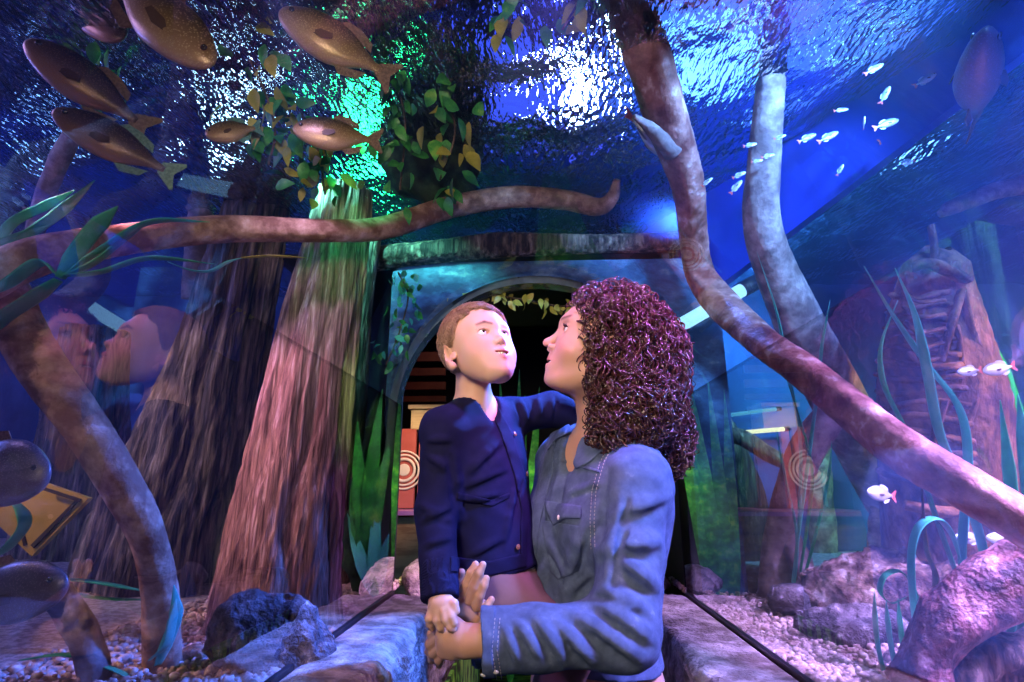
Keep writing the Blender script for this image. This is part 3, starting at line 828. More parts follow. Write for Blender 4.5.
# ------------------------------------------------------------------ the tunnel
HW, LZ, YE, SPR, SURF = .48, .862, 1.98, 1.48, 2.30
def rock_fn(seed, f=1.0):
    g = np.random.default_rng(seed); K = g.normal(size=(9, 3)); K /= np.linalg.norm(K, axis=1)[:, None]; fr = g.uniform(6, 34, 9) * f; ph = g.uniform(0, 6.28, 9)
    def n(P):
        o = 0
        for k, w, p in zip(K, fr, ph): o = o + np.sin(P @ k.astype(np.float32) * w + p + 1.3 * np.sin(P @ np.roll(k, 1).astype(np.float32) * w * .6)) / (w / 8)
        return o
    return n
mat_floor = mat('tunnel_floor', (.05, .035, .03), (.09, .06, .05), rough=.7, scale=6, bump=.3)
mat_ledge = mat('cast_rock', (.16, .13, .12), (.40, .35, .34), (.56, .50, .48), rough=.85, scale=16, bump=1, bscale=90, detail=8, dist=.012)
mat_rock = mat('grey_rock', (.07, .06, .075), (.20, .18, .21), (.50, .47, .50), rough=.7, scale=30, bump=1, bscale=120, detail=8, dist=.012, mid=(.44, .60))
mat_rock_brown = mat('brown_rock', (.07, .035, .03), (.30, .21, .17), (.70, .66, .64), rough=.8, scale=15, bump=1, bscale=90, detail=8, dist=.012, mid=(.44, .56))
mat_black = mat('black_paint', (.008, .008, .01), rough=.6)
mat_seal = mat('black_seal', (.015, .013, .02), rough=.35)
b = MB(); b.box((0, 2.5, -.05), (2.2, 4.6, .05)); floor = tag(b.build('floor', mat_floor, smooth=False), kind='structure')

def ledge(name, sx, seed):
    n = rock_fn(seed, .8)
    def f(P):
        d = rbox(P, (sx * .395, .55, .43), (.085, 1.43, .43), .02)
        bump = n(P) * .0065
        r_ = fbm(P, 16, 5, seed, True) * .030 + fbm(P, 70, 3, seed + 9) * .010
        return d - np.where(P[:, 2] < LZ - .02, bump + r_, (bump * .30 + r_ * .38) * np.clip((HW - .008 - np.abs(P[:, 0])) / .04, 0, 1))
    lo = (min(sx * .27, sx * .50), -.9, .0); hi = (max(sx * .27, sx * .50), 2.02, .92)
    return tag(solid(name, f, lo, hi, .008, mat_ledge), kind='structure')
ledge('wall_left', -1, 3); ledge('wall_right', 1, 5)

mat_leafmural = mat('green_mural', (.012, .03, .006), (.12, .42, .03), (.25, .55, .05), rough=.7, scale=9, stretch=(1, 2.5, 1.2), detail=3, mid=(.46, .52))
for sx, nm in ((-1, 'wall_mural_left'), (1, 'wall_mural_right')):
    b = MB(); b.box((sx * .292, 1.75, .31), (.006, 1.25, .29)); tag(b.build(nm, mat_leafmural, smooth=False), kind='structure')
# acrylic: clear plastic, 15 mm thick, reflecting like a pane
def acrylic(name, gain=1.7, tint=(.96, .97, 1)):
    m = bpy.data.materials.new(name); m.use_nodes = True; nt = m.node_tree; L = nt.links; nt.nodes.clear()
    o = nt.nodes.new('ShaderNodeOutputMaterial'); mx = nt.nodes.new('ShaderNodeMixShader'); t = nt.nodes.new('ShaderNodeBsdfTransparent'); g = nt.nodes.new('ShaderNodeBsdfGlossy')
    t.inputs['Color'].default_value = (*tint, 1); g.inputs['Roughness'].default_value = .0
    fr = nt.nodes.new('ShaderNodeFresnel'); fr.inputs['IOR'].default_value = 1.49
    ml = nt.nodes.new('ShaderNodeMath'); ml.operation = 'MULTIPLY'; ml.inputs[1].default_value = gain; ml.use_clamp = True
    geo = nt.nodes.new('ShaderNodeNewGeometry')
    ab = nt.nodes.new('ShaderNodeMath'); ab.operation = 'SUBTRACT'; ab.inputs[0].default_value = 1.0; L.new(geo.outputs['Backfacing'], ab.inputs[1])
    m2 = nt.nodes.new('ShaderNodeMath'); m2.operation = 'MULTIPLY'; L.new(ml.outputs[0], m2.inputs[0]); L.new(ab.outputs[0], m2.inputs[1])
    L.new(fr.outputs[0], ml.inputs[0]); L.new(m2.outputs[0], mx.inputs[0]); L.new(t.outputs[0], mx.inputs[1]); L.new(g.outputs[0], mx.inputs[2]); L.new(mx.outputs[0], o.inputs[0])
    return m
mat_acrylic = acrylic('clear_acrylic', 3.1); mat_vault = acrylic('clear_acrylic_vault', 1.5)
def slab(x0, x1, y0, y1, z0, z1, name, m):
    b = MB(); b.box(((x0 + x1) / 2, (y0 + y1) / 2, (z0 + z1) / 2), (abs(x1 - x0) / 2, (y1 - y0) / 2, (z1 - z0) / 2))
    return tag(b.build(name, m, smooth=False), kind='structure')
slab(-HW - .015, -HW, -.9, YE, LZ, SPR, 'window_1', mat_acrylic)
slab(HW, HW + .015, -.9, YE, LZ, SPR, 'window_2', mat_acrylic)
def arch_band(r0, r1, y0, y1, zb, n=40, legs=True, SPR=SPR):
    """a band between two radii, straight legs down to zb and a round top"""
    pr = []
    for r in (r0, r1):
        q = ([(-r, zb)] if legs else []) + [(-r * math.cos(t), SPR + r * math.sin(t)) for t in np.linspace(0, PI, n)] + ([(r, zb)] if legs else [])
        pr.append(np.array(q))
    k = len(pr[0]); V = []
    for y in (y0, y1):
        for p in pr: V += [(x, y, z) for x, z in p]
    F = []
    def I(y, p, i): return (y * 2 + p) * k + i
    for i in range(k - 1):
        F += [(I(0, 0, i), I(0, 0, i + 1), I(1, 0, i + 1), I(1, 0, i)), (I(0, 1, i), I(1, 1, i), I(1, 1, i + 1), I(0, 1, i + 1)),
              (I(0, 0, i), I(0, 1, i), I(0, 1, i + 1), I(0, 0, i + 1)), (I(1, 0, i), I(1, 0, i + 1), I(1, 1, i + 1), I(1, 1, i))]
    F += [(I(0, 0, 0), I(1, 0, 0), I(1, 1, 0), I(0, 1, 0)), (I(0, 0, k - 1), I(0, 1, k - 1), I(1, 1, k - 1), I(1, 0, k - 1))]
    return np.array(V), F
def band(name, m, *a, **k):
    V, F = arch_band(*a, **k); me = mesh_np(V, F); me.set_sharp_from_angle(angle=.6)
    return link(name, me, m)
tag(band('window_3', mat_vault, HW, HW + .015, -.9, YE, SPR, legs=False), kind='structure')
slab(-HW - .006, -HW + .006, -.9, YE, LZ - .014, LZ + .004, 'trim_1', mat_seal)
slab(HW - .006, HW + .006, -.9, YE, LZ - .014, LZ + .004, 'trim_2', mat_seal)
HR = .515
def portal():
    SPR = 1.435; HW = HR
    n = 40; ins = [(-HW - .01, .80)] + [(-(HW + .01) * math.cos(t), SPR + (HW + .01) * math.sin(t)) for t in np.linspace(0, PI, n)] + [(HW + .01, .80)]
    out = []
    for x, z in ins:
        if z <= SPR: out.append((-.565 if x < 0 else .70, z))
        else:
            s = max(abs(x) / (.56 if x < 0 else .70), (z - SPR) / .62); out.append((x / s, SPR + (z - SPR) / s))
    k = len(ins); V = []
    for y in (YE + .07, YE + .10):
        V += [(x, y, z) for x, z in ins] + [(x, y, z) for x, z in out]
    F = []
    for i in range(k - 1): F += [(i, k + i, k + i + 1, i + 1), (2 * k + i, 2 * k + i + 1, 3 * k + i + 1, 3 * k + i), (i, i + 1, 2 * k + i + 1, 2 * k + i), (k + i, 3 * k + i, 3 * k + i + 1, k + i + 1)]
    return link('wall_portal', mesh_np(np.array(V), F, False), mat_mural)
mat_mural = mat('portal_mural', (.03, .07, .16), (.08, .20, .36), (.30, .48, .56), rough=.6, scale=9, stretch=(1, 1, 1.6), bump=.6, bscale=30, detail=8, dist=.01)
tag(portal(), kind='structure')
mat_frame = mat('arch_metal', (.05, .06, .06), (.11, .12, .11), rough=.22, scale=5, spec=.7)
tag(band('trim_3', mat_frame, HR - .012, HR + .016, YE, YE + .07, LZ - .02, SPR=SPR - .045), kind='structure')
for sx, nm in ((-1, 'wall_kerb_left'), (1, 'wall_kerb_right')):
    def f(P, n=rock_fn(7 + sx)): return rbox(P, (sx * .40, 2.55, .40), (.085, .47, .40), .03) - n(P) * .006
    tag(solid(nm, f, (min(sx * .28, sx * .52), 2.03, 0), (max(sx * .28, sx * .52), 3.06, .88), .018, mat_ledge), kind='structure')

# ------------------------------------------------------------------ the tank
mat_wall = mat('tank_wall_blue', (.02, .05, .16), (.05, .12, .34), (.12, .26, .48), rough=.8, scale=2.2, stretch=(1, 1, .45), detail=6)
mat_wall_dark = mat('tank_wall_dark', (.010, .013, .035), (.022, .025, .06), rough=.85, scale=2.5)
def wall(name, p0, p1, z0, z1, m, th=.05):
    p0 = np.array(p0, float); p1 = np.array(p1, float); d = nrm(np.append(p1 - p0, 0)); nrml = np.array([-d[1], d[0], 0])
    c = np.append((p0 + p1) / 2, (z0 + z1) / 2); b = MB()
    b.box(c + nrml * th / 2, (np.linalg.norm(p1 - p0) / 2, th / 2, (z1 - z0) / 2), np.stack([d, nrml, [0, 0, 1]]))
    return tag(b.build(name, m, smooth=False), kind='structure')
wall('wall_back_left', (-3.4, 3.1), (-1.02, 3.1), .6, 3.1, mat_wall)
wall('wall_back_right', (.62, 3.1), (3.4, 3.1), .6, 3.1, mat_wall)
wall('wall_back_lintel', (-1.02, 3.1), (.62, 3.1), 2.13, 3.1, mat_wall)
wall('wall_passage_left', (-2.45, 6.4), (-.535, 2.10), 0, 2.10, mat_black, .03); wall('wall_passage_right', (.535, 2.10), (.60, 6.4), 0, 2.10, mat_black, .03)
wall('wall_side_left', (-3.4, -1.4), (-3.4, 3.1), .6, 3.1, mat_wall_dark)
wall('wall_side_right', (3.4, 3.1), (3.4, -1.4), .6, 3.1, mat_wall_dark)
# a painted panel hangs below the surface at the right
A0, B0 = AZ(697, 198, SURF), AZ(1040, -14, SURF); dirp = nrm((A0 - B0) * [1, 1, 0]); E0 = A0 + dirp * .9
mat_panel = mat('deep_blue_panel', (.010, .020, .30), (.016, .035, .42), rough=.5, scale=3)
def panel_z(px, py):
    nn = np.cross(dirp, [0, 0, 1]); r = ray(px, py); return CAM + r * (((A0 - CAM) @ nn) / (r @ nn))
z_a, z_b = panel_z(775, 243), panel_z(1024, 52)
b = MB()
quad = [A0 + dirp * .5, B0 - dirp * .6, B0 - dirp * .6, A0 + dirp * .5]
sl = (z_b[2] - z_a[2]) / np.linalg.norm((z_b - z_a)[:2])
for i, s in ((0, .5), (1, -.6)):
    base = (A0 + dirp * .5) if i == 0 else (B0 - dirp * .6); L_ = ((base - z_a) @ -dirp)
    quad[3 - i] = np.array([base[0], base[1], z_a[2] + sl * L_])
qn = np.cross(dirp, [0, 0, 1]) * .03; q4 = np.array([quad[0], quad[1], quad[2], quad[3]]); q4[:2, 2] = SURF + .05
V = np.vstack([q4, q4 + qn]); b.add(V, [(0, 1, 2, 3), (7, 6, 5, 4), (0, 4, 5, 1), (1, 5, 6, 2), (2, 6, 7, 3), (3, 7, 4, 0)])
tag(b.build('wall_panel', mat_panel, smooth=False), kind='structure')

# bed of the tank and its gravel
mat_bed = mat('gravel_bed', (.30, .22, .22), (.55, .45, .44), rough=.9, scale=60, bump=.8, bscale=120)
def bed_z(x, y):
    return .835 + .012 * np.sin(x * 5 + 1) * np.cos(y * 4) + .10 * np.clip((np.abs(x) - .9) / 1.5, 0, 1) ** 1.2
def bed(name, x0, x1, y0, y1, nx=60, ny=80):
    X, Y = np.meshgrid(np.linspace(x0, x1, nx), np.linspace(y0, y1, ny), indexing='ij'); X = np.where((x0 < 0) & (Y > 2.06), x0 + (X - x0) * ((x1 - .43 * (Y - 2.04)) - x0) / (x1 - x0), X); X = np.where((x0 > 0) & (Y > 2.06), np.maximum(X, .64), X); Z = bed_z(X, Y)
    V = np.stack([X, Y, Z], -1).reshape(-1, 3); i = (np.arange(nx - 1)[:, None] * ny + np.arange(ny - 1)[None]).ravel()
    V2 = V.copy(); V2[:, 2] = .55; n = len(V)
    F = [tuple(r) for r in np.stack([i, i + ny, i + ny + 1, i + 1], 1)]
    ring = [a * ny for a in range(nx)] + [(nx - 1) * ny + a for a in range(1, ny)] + [a * ny + ny - 1 for a in range(nx - 2, -1, -1)] + list(range(ny - 2, 0, -1))
    F += [(ring[k], ring[k] + n, ring[(k + 1) % len(ring)] + n, ring[(k + 1) % len(ring)]) for k in range(len(ring))]
    return tag(link(name, mesh_np(np.vstack([V, V2]), F), mat_bed), kind='structure')
bed('ground_left', -3.4, -.497, -1.2, 3.1); bed('ground_right', .497, 3.4, -1.2, 3.1)
def pebbles(name, spots, m, seed, r0=.004, r1=.011):
    g = np.random.default_rng(seed); b0 = MB(); b0.ball((0, 0, 0), (1, 1, .7), nu=7, nv=5); bv = np.concatenate(b0.V); bf = b0.F
    k = len(spots); S = g.uniform(r0, r1, (k, 1, 1)) * g.uniform(.7, 1.3, (k, 1, 3)); a = g.uniform(0, 6.28, k)
    V = bv[None] * S * (1 + .18 * g.normal(size=(k, len(bv), 1)))
    c, s = np.cos(a)[:, None], np.sin(a)[:, None]; V = np.stack([V[..., 0] * c - V[..., 1] * s, V[..., 0] * s + V[..., 1] * c, V[..., 2]], -1)
    V = V + spots[:, None]; F = []; n = len(bv)
    F = [tuple(j + i * n for j in f) for i in range(k) for f in bf]
    me = mesh_np(V.reshape(-1, 3), F); o = link(name, me, m)
    return tag(o, kind='stuff')
mat_pebble = mat('pebbles', (.32, .20, .19), (.62, .50, .47), (.85, .78, .74), rough=.7, scale=55, detail=1, mid=(.3, .6))
def spots(n, x0, x1, y0, y1, seed, pw=1.6):
    g = np.random.default_rng(seed); x = x0 + (x1 - x0) * g.random(n) ** pw; y = g.uniform(y0, y1, n)
    return np.stack([x, y, bed_z(x, y) + g.uniform(.0, .014, n) + .012 * np.exp(-np.abs(np.abs(x) - .50) / .08)], 1)
tag(pebbles('gravel', spots(5200, .502, 1.15, .75, 2.3, 1), mat_pebble, 2), 'pale pinkish gravel spread behind the pane beside the denim shirt', 'gravel')
tag(pebbles('gravel', spots(4600, -.502, -1.05, .95, 2.2, 3), mat_pebble, 4), 'pale gravel around the dark pointed rock at the tree foot', 'gravel')

# rippled water surface
def water():
    x = np.arange(-3.35, 3.36, .020); y = np.arange(-.6, 3.09, .020); X, Y = np.meshgrid(x, y, indexing='ij'); g = np.random.default_rng(21)
    Z = np.zeros_like(X)
    for i in range(46):
        lam = g.uniform(.07, .34); th = g.normal(.9, .75); k = 2 * PI / lam
        Z += lam * .0050 * np.sin(k * (X * math.cos(th) + Y * math.sin(th)) + g.uniform(0, 6.28) + .8 * np.sin(3 * X + g.uniform(0, 6)) + .8 * np.sin(2.6 * Y + g.uniform(0, 6)))
    V = np.stack([X, Y, SURF + Z], -1).reshape(-1, 3); nx, ny = X.shape
    i = (np.arange(nx - 1)[:, None] * ny + np.arange(ny - 1)[None]).ravel(); F = np.stack([i, i + ny, i + ny + 1, i + 1], 1)
    m = bpy.data.materials.new('water_surface'); m.use_nodes = True; nt = m.node_tree; L = nt.links; nt.nodes.clear()
    o = nt.nodes.new('ShaderNodeOutputMaterial'); gl = nt.nodes.new('ShaderNodeBsdfGlass'); gl.inputs['IOR'].default_value = 1.18; gl.inputs['Roughness'].default_value = .0; gl.inputs['Color'].default_value = (.9, .95, 1, 1)
    tc = nt.nodes.new('ShaderNodeTexCoord'); nz = nt.nodes.new('ShaderNodeTexNoise'); nz.inputs['Scale'].default_value = 30; nz.inputs['Detail'].default_value = 2; nz.inputs['Roughness'].default_value = .5
    bp = nt.nodes.new('ShaderNodeBump'); bp.inputs['Strength'].default_value = 1; bp.inputs['Distance'].default_value = .014
    mp = nt.nodes.new('ShaderNodeMapping'); mp.inputs['Rotation'].default_value = (0, 0, .7); mp.inputs['Scale'].default_value = (2.0, .75, 1); L.new(tc.outputs['Object'], mp.inputs['Vector']); L.new(mp.outputs['Vector'], nz.inputs['Vector']); L.new(nz.outputs['Fac'], bp.inputs['Height']); L.new(bp.outputs['Normal'], gl.inputs['Normal']); L.new(gl.outputs[0], o.inputs[0])
    return tag(link('water_surface', mesh_np(V, F), m), 'rippling water surface over the tunnel glittering with lamp light', 'water', kind='structure')
water()
def haze():
    def body(nm, foot, z0, z1, k):
        m = bpy.data.materials.new('blue_water_haze'); m.use_nodes = True; nt = m.node_tree; nt.nodes.clear()
        o = nt.nodes.new('ShaderNodeOutputMaterial'); v = nt.nodes.new('ShaderNodeVolumeScatter'); v.inputs['Color'].default_value = (.22, .42, .95, 1); v.inputs['Density'].default_value = k; v.inputs['Anisotropy'].default_value = .25
        nt.links.new(v.outputs[0], o.inputs['Volume']); n = len(foot)
        V = [(x, y, z0) for x, y in foot] + [(x, y, z1) for x, y in foot]
        F = [tuple(range(n))[::-1], tuple(range(n, 2 * n))] + [(a, (a + 1) % n, (a + 1) % n + n, a + n) for a in range(n)]
        tag(link(nm, mesh_np(np.array(V), F, False), m), kind='structure')
    body('water_left', [(-3.32, -.6), (-.52, -.6), (-.52, 2.04), (-.60, 2.12), (-1.01, 3.04), (-3.32, 3.04)], .80, 2.27, .035)
    body('water_right', [(.52, -.6), (3.32, -.6), (3.32, 3.04), (.66, 3.04), (.62, 2.14), (.52, 2.04)], .80, 2.27, .15)
    body('water_above', [(-.515, -.6), (.515, -.6), (.515, 2.03), (-.515, 2.03)], 1.99, 2.27, .20)
haze()
b = MB(); b.box((0, .9, 4.2), (3.6, 2.6, .03)); tag(b.build('ceiling', mat_black, smooth=False), kind='structure')

# flood lamps over the water
def lamp_at(px, py, h, label, col, s, r, ior=1.18):
    S = AZ(px, py, SURF); d = nrm(ray(px, py)); e = d[:2] * ior; t2 = e @ e
    if t2 > .97: e = e * math.sqrt(.97 / t2)
    d2 = np.array([e[0], e[1], math.sqrt(max(.03, 1 - e @ e))]); p = S + d2 * (h / d2[2])
    t = thing('flood_lamp', label, 'lamp', p)
    toS = nrm(S - p); a = nrm(np.cross(toS, [0, 0, 1])); R = np.stack([a, np.cross(a, toS), toS])
    b = MB(); b.tube([p - toS * .10, p - toS * .08, p, p + toS * .004], [r * .4, r * .9, r * 1.12, r * 1.12], 24); b.build('housing', mat_black, t)
    b = MB(); b.ball(p + toS * .006, (r, r, .006), R, 24, 8); b.build('lens', emit('lamp_glow', col, s), t)
    b = MB(); b.tube([p - toS * .10, p - toS * .10 + [0, 0, 4.17 - p[2]]], .008, 8); b.build('hanger', mat_black, t)
    return p
lamp_at(575, 78, .55, 'white flood lamp glaring through the water over the tunnel', (.55, .75, 1), 26, .11)
lamp_at(268, 95, .55, 'pale cyan flood lamp over the water beside the two large fish', (.45, .8, 1), 16, .22)
lamp_at(388, 112, .5, 'green flood lamp over the water behind the hanging leaves', (.02, 1, .30), 14, .22)
lamp_at(330, 170, .5, 'teal flood lamp over the water above the pale branch', (.05, .75, .55), 3, .22)
def light_panel(label, x, y, z, w, h, col, s):  # glowing panels added above the water to lift its blue
    t = thing('fill_panel', label, 'lamp', (x, y, z)); b = MB(); b.box((x, y, z + .05), (w / 2 + .03, h / 2 + .03, .04)); b.build('housing', mat_black, t, False)
    b = MB(); b.box((x, y, z), (w / 2, h / 2, .012)); b.build('diffuser', emit('panel_glow', col, s), t, False)
    b = MB(); b.tube([(x, y, z + .09), (x, y, 4.17)], .01, 8); b.build('hanger', mat_black, t)
light_panel('wide blue fill panel added over the water on the right', 1.2, 2.6, 3.0, 1.5, 1.2, (.05, .16, 1), 1.1)
light_panel('violet blue fill panel added over the water above the arch', .0, 3.3, 2.9, .8, .8, (.07, .11, 1), .9)
light_panel('small dim blue fill panel added over the water on the left', -1.5, 3.2, 2.9, .5, .5, (.10, .14, .9), .35)
lamp_at(700, 40, .6, 'pale blue flood lamp over the water above the reddish branch', (.10, .35, 1), 4, .20)
lamp_at(860, 60, .5, 'sky blue flood lamp over the water behind the silver fish', (.15, .5, 1), 5, .16)
lamp_at(110, 60, .5, 'blue flood lamp over the water behind the dark backed fish', (.2, .45, 1), 4, .14)
lamp_at(640, 130, .6, 'added violet blue lamp brightening the water beside the glaring white one', (.20, .24, 1), 1.5, .30)  # added to brighten the water beside the white lamp
lamp_at(505, 60, .6, 'added dim deep blue lamp brightening the water above the leafy vine', (.05, .10, 1), .9, .26)  # added to put a dim blue into the water here
# ------------------------------------------------------------------ wood
mat_branch = mat('pale_branch', (.22, .11, .07), (.48, .30, .21), (.66, .48, .38), rough=.75, scale=20, stretch=(1, 1, 1), bump=.9, bscale=90, detail=8, dist=.004)
mat_branch_red = mat('reddish_branch', (.14, .035, .025), (.38, .17, .14), (.68, .48, .46), rough=.55, scale=17, bump=1, bscale=70, detail=8, mid=(.38, .58), dist=.004)
mat_branch_grey = mat('grey_branch', (.15, .10, .10), (.34, .26, .26), (.50, .42, .42), rough=.75, scale=16, bump=.9, detail=8, bscale=60, dist=.004)
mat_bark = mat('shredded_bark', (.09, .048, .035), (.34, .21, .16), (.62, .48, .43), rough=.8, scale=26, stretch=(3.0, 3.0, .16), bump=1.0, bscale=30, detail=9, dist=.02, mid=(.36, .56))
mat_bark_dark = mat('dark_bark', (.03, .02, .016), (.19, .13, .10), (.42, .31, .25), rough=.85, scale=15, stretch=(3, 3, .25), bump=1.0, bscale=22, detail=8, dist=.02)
def branch(name, label, cat, pts, m, n=44, sides=14, rough=.07, seed=1, parent=None):
    """pts: px, py, depth, width in pixels"""
    P = np.array([np.append(W(x, y, d), w * d / FPX / 2) for x, y, d, w in pts]); S = spline(P, n * 4)
    b = MB(); b.tube(S[:, :3], np.maximum(S[:, 3], .003), max(sides, 22), rough=rough, seed=seed, grain=.05 + rough * .25)
    o = b.build(name, m, parent)
    return tag(o, label, cat) if parent is None else o
branch('branch', 'long pale branch reaching across above the arch with an upturned tip', 'branch',
       [(-40, 292, 1.02, 44), (40, 255, 1.10, 38), (120, 240, 1.25, 32), (225, 229, 1.42, 28), (330, 231, 1.54, 22), (385, 228, 1.68, 22), (450, 207, 1.86, 22), (510, 197, 1.90, 21), (565, 200, 1.92, 19), (598, 207, 1.90, 18), (612, 198, 1.88, 14), (617, 180, 1.84, 7)], mat_branch, 70, seed=4)
br = thing('branch', 'thick reddish branch snaking down from the water to the right edge', 'branch', W(690, 190, 1.6))
branch('stem', None, None, [(590, -50, 1.42, 46), (615, 0, 1.45, 46), (645, 50, 1.48, 44), (668, 120, 1.56, 38), (687, 180, 1.66, 32), (692, 230, 1.76, 27), (699, 272, 1.80, 26), (722, 305, 1.68, 30), (760, 340, 1.46, 33), (800, 368, 1.30, 36), (850, 408, 1.15, 40), (905, 450, 1.02, 42), (965, 487, .93, 44), (1060, 545, .84, 46)], mat_branch_red, 80, seed=9, rough=.14, parent=br)
branch('twig', None, None, [(673, 150, 1.58, 22), (662, 140, 1.55, 17), (650, 128, 1.53, 12), (634, 116, 1.5, 5)], mat_branch_grey, 14, 8, parent=br)
branch('tree_trunk', 'tall grey leaning trunk standing beyond the reddish branch', 'trunk',
       [(776, 20, 1.55, 24), (770, 90, 1.58, 28), (764, 160, 1.62, 31), (762, 215, 1.66, 33), (772, 262, 1.72, 38), (795, 315, 1.8, 45), (830, 385, 1.95, 50), (865, 450, 2.1, 52), (905, 520, 2.3, 52), (960, 600, 2.4, 52)], mat_branch_grey, 60, seed=12)
branch('branch', 'brown branch propped upright behind the left pane beside the reflected faces', 'branch',
       [(-4, 258, 1.16, 30), (8, 292, 1.12, 38), (22, 335, 1.09, 40), (55, 385, 1.07, 41), (95, 440, 1.07, 39), (130, 500, 1.08, 36), (150, 545, 1.10, 33), (160, 600, 1.14, 32), (163, 668, 1.16, 33)], mat_branch, 50, seed=15)
branch('branch', 'short bluish branch stub rising from the gravel at the lower left', 'branch', [(35, 575, 1.0, 26), (62, 600, 1.03, 28), (85, 640, 1.06, 27), (100, 690, 1.08, 28)], mat_branch_grey, 24, seed=17)
rt = thing('root', 'forked grey root standing in the gravel behind the right pane', 'root', AZ(775, 605, .85))
branch('stem', None, None, [(846, 408, 1.70, 28), (822, 425, 1.72, 31), (800, 465, 1.76, 31), (786, 510, 1.81, 30), (777, 550, 1.84, 30), (773, 625, 1.82, 30)], mat_branch_grey, 40, seed=19, parent=rt)
branch('fork', None, None, [(783, 525, 1.84, 22), (797, 555, 1.78, 22), (811, 590, 1.70, 22), (819, 648, 1.60, 24)], mat_branch_grey, 24, seed=20, parent=rt)
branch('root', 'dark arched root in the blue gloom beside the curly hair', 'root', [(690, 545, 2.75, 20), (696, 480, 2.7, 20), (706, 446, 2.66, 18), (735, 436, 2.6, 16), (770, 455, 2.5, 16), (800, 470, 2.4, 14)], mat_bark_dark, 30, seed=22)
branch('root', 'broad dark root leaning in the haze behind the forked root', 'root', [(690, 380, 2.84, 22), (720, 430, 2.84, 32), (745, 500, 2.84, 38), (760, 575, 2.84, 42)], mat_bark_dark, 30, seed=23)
mat_log = mat('dark_red_log', (.05, .012, .012), (.20, .075, .075), (.46, .30, .33), rough=.55, scale=22, bump=1, bscale=90, detail=8, dist=.012, mid=(.42, .56))
lg = thing('log', 'knotted dark red log lying across the lower right corner', 'log', W(950, 620, .98))
branch('stem', None, None, [(1060, 545, .98, 54), (1015, 575, .98, 58), (970, 605, .98, 56), (935, 640, .98, 50), (915, 690, .98, 52)], mat_log, 40, 16, .16, 25, lg)
branch('stump', None, None, [(1060, 655, 1.0, 40), (1010, 660, 1.0, 44), (960, 668, 1.0, 36), (925, 700, 1.0, 30)], mat_bark_dark, 30, 14, .3, 26, lg)
branch('branch', 'brown branch end jutting in from the right edge above the carved post', 'branch', [(1060, 178, 1.9, 20), (1000, 190, 1.95, 18), (955, 206, 2.0, 15), (940, 214, 2.0, 8)], mat_branch, 20, seed=28)
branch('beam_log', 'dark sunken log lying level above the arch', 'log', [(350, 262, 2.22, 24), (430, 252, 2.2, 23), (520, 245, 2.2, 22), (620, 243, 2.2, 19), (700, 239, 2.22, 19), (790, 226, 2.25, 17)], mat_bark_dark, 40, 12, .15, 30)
branch('branch', 'thin slanting trunk in the dark beyond the two large fish', 'branch', [(72, 135, 1.7, 16), (55, 170, 1.75, 17), (40, 210, 1.8, 16), (30, 260, 1.8, 16)], mat_branch_grey, 20, seed=31)
branch('post', 'pale upright post glimmering in the water above the left end of the branch', 'post', [(213, 150, 2.3, 12), (205, 190, 2.32, 18), (200, 235, 2.35, 26), (196, 300, 2.35, 24)], mat_branch_grey, 20, seed=32)
# narrow timber lit from above in the right tank
for lab, pts in (('pale upright board standing behind the forked root', [(818, 445, 2.85, 22), (822, 520, 2.85, 24), (826, 600, 2.85, 24)]), ('reddish pointed snag standing between the trunk and the pale boulder', [(876, 505, 2.2, 10), (884, 545, 2.2, 30), (888, 600, 2.2, 40)])):
    branch('snag', lab, 'snag', pts, mat_branch, 20, seed=len(lab))

# the big buttressed tree on the left
def trunk(name, label, rows, m, seed, flutes, n=150):
    """rows: px, py, depth, half width px"""
    g = np.random.default_rng(seed); P = spline(np.array([np.append(W(x, y, d), w * d / FPX) for x, y, d, w in rows]), 180); k = len(P)
    t = np.linspace(0, 2 * PI, n, endpoint=False); ph = g.uniform(0, 6.28, 9); V = []
    for i in range(k):
        q = i / k; wob = .10 * np.sin(q * 9 + ph[1]) + .05 * np.sin(q * 23 + ph[2])
        fl = np.abs(np.sin((t + wob) * flutes / 2 + ph[0] + .3 * np.sin(q * 5))) ** .7
        st = np.abs(np.sin((t + wob * 1.5) * 9 + ph[3] + .6 * np.sin(q * 7 + ph[4]))) * .055 + np.abs(np.sin((t - wob) * 17 + ph[5] + .9 * np.sin(q * 11 + t * 2))) * .04 + .018 * np.sin(t * 37 + q * 30) * np.sin(q * 45 + 5 * np.sin(t * 3 + ph[6]))
        r = P[i, 3] * (.72 + .24 * fl + st + .02 * np.sin(t * 3 + q * 14))
        V.append(np.stack([P[i, 0] + r * np.cos(t), P[i, 1] + r * .8 * np.sin(t), np.full(n, P[i, 2])], 1))
    V = np.concatenate(V); F = [(i * n + j, i * n + (j + 1) % n, (i + 1) * n + (j + 1) % n, (i + 1) * n + j) for i in range(k - 1) for j in range(n)]
    F += [tuple(range(n))[::-1], tuple((k - 1) * n + j for j in range(n))]
    return tag(link(name, mesh_np(V, F), m), label, 'tree')
trunk('tree_trunk', 'thick shredded bark trunk lit pink and orange just behind the left pane', [(345, 190, 1.86, 26), (335, 250, 1.80, 32), (318, 330, 1.72, 40), (302, 420, 1.64, 46), (288, 510, 1.56, 54), (276, 590, 1.50, 62), (268, 665, 1.44, 70)], mat_bark, 3, 7)
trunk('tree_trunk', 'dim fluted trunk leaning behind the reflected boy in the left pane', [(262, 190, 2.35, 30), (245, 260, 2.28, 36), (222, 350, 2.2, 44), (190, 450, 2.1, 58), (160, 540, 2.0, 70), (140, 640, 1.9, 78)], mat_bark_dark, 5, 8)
trunk('tree_trunk', 'dark trunk deep in the shade at the left edge', [(95, 330, 2.5, 30), (85, 430, 2.45, 40), (75, 540, 2.4, 55), (70, 640, 2.35, 60)], mat_bark_dark, 6, 6)
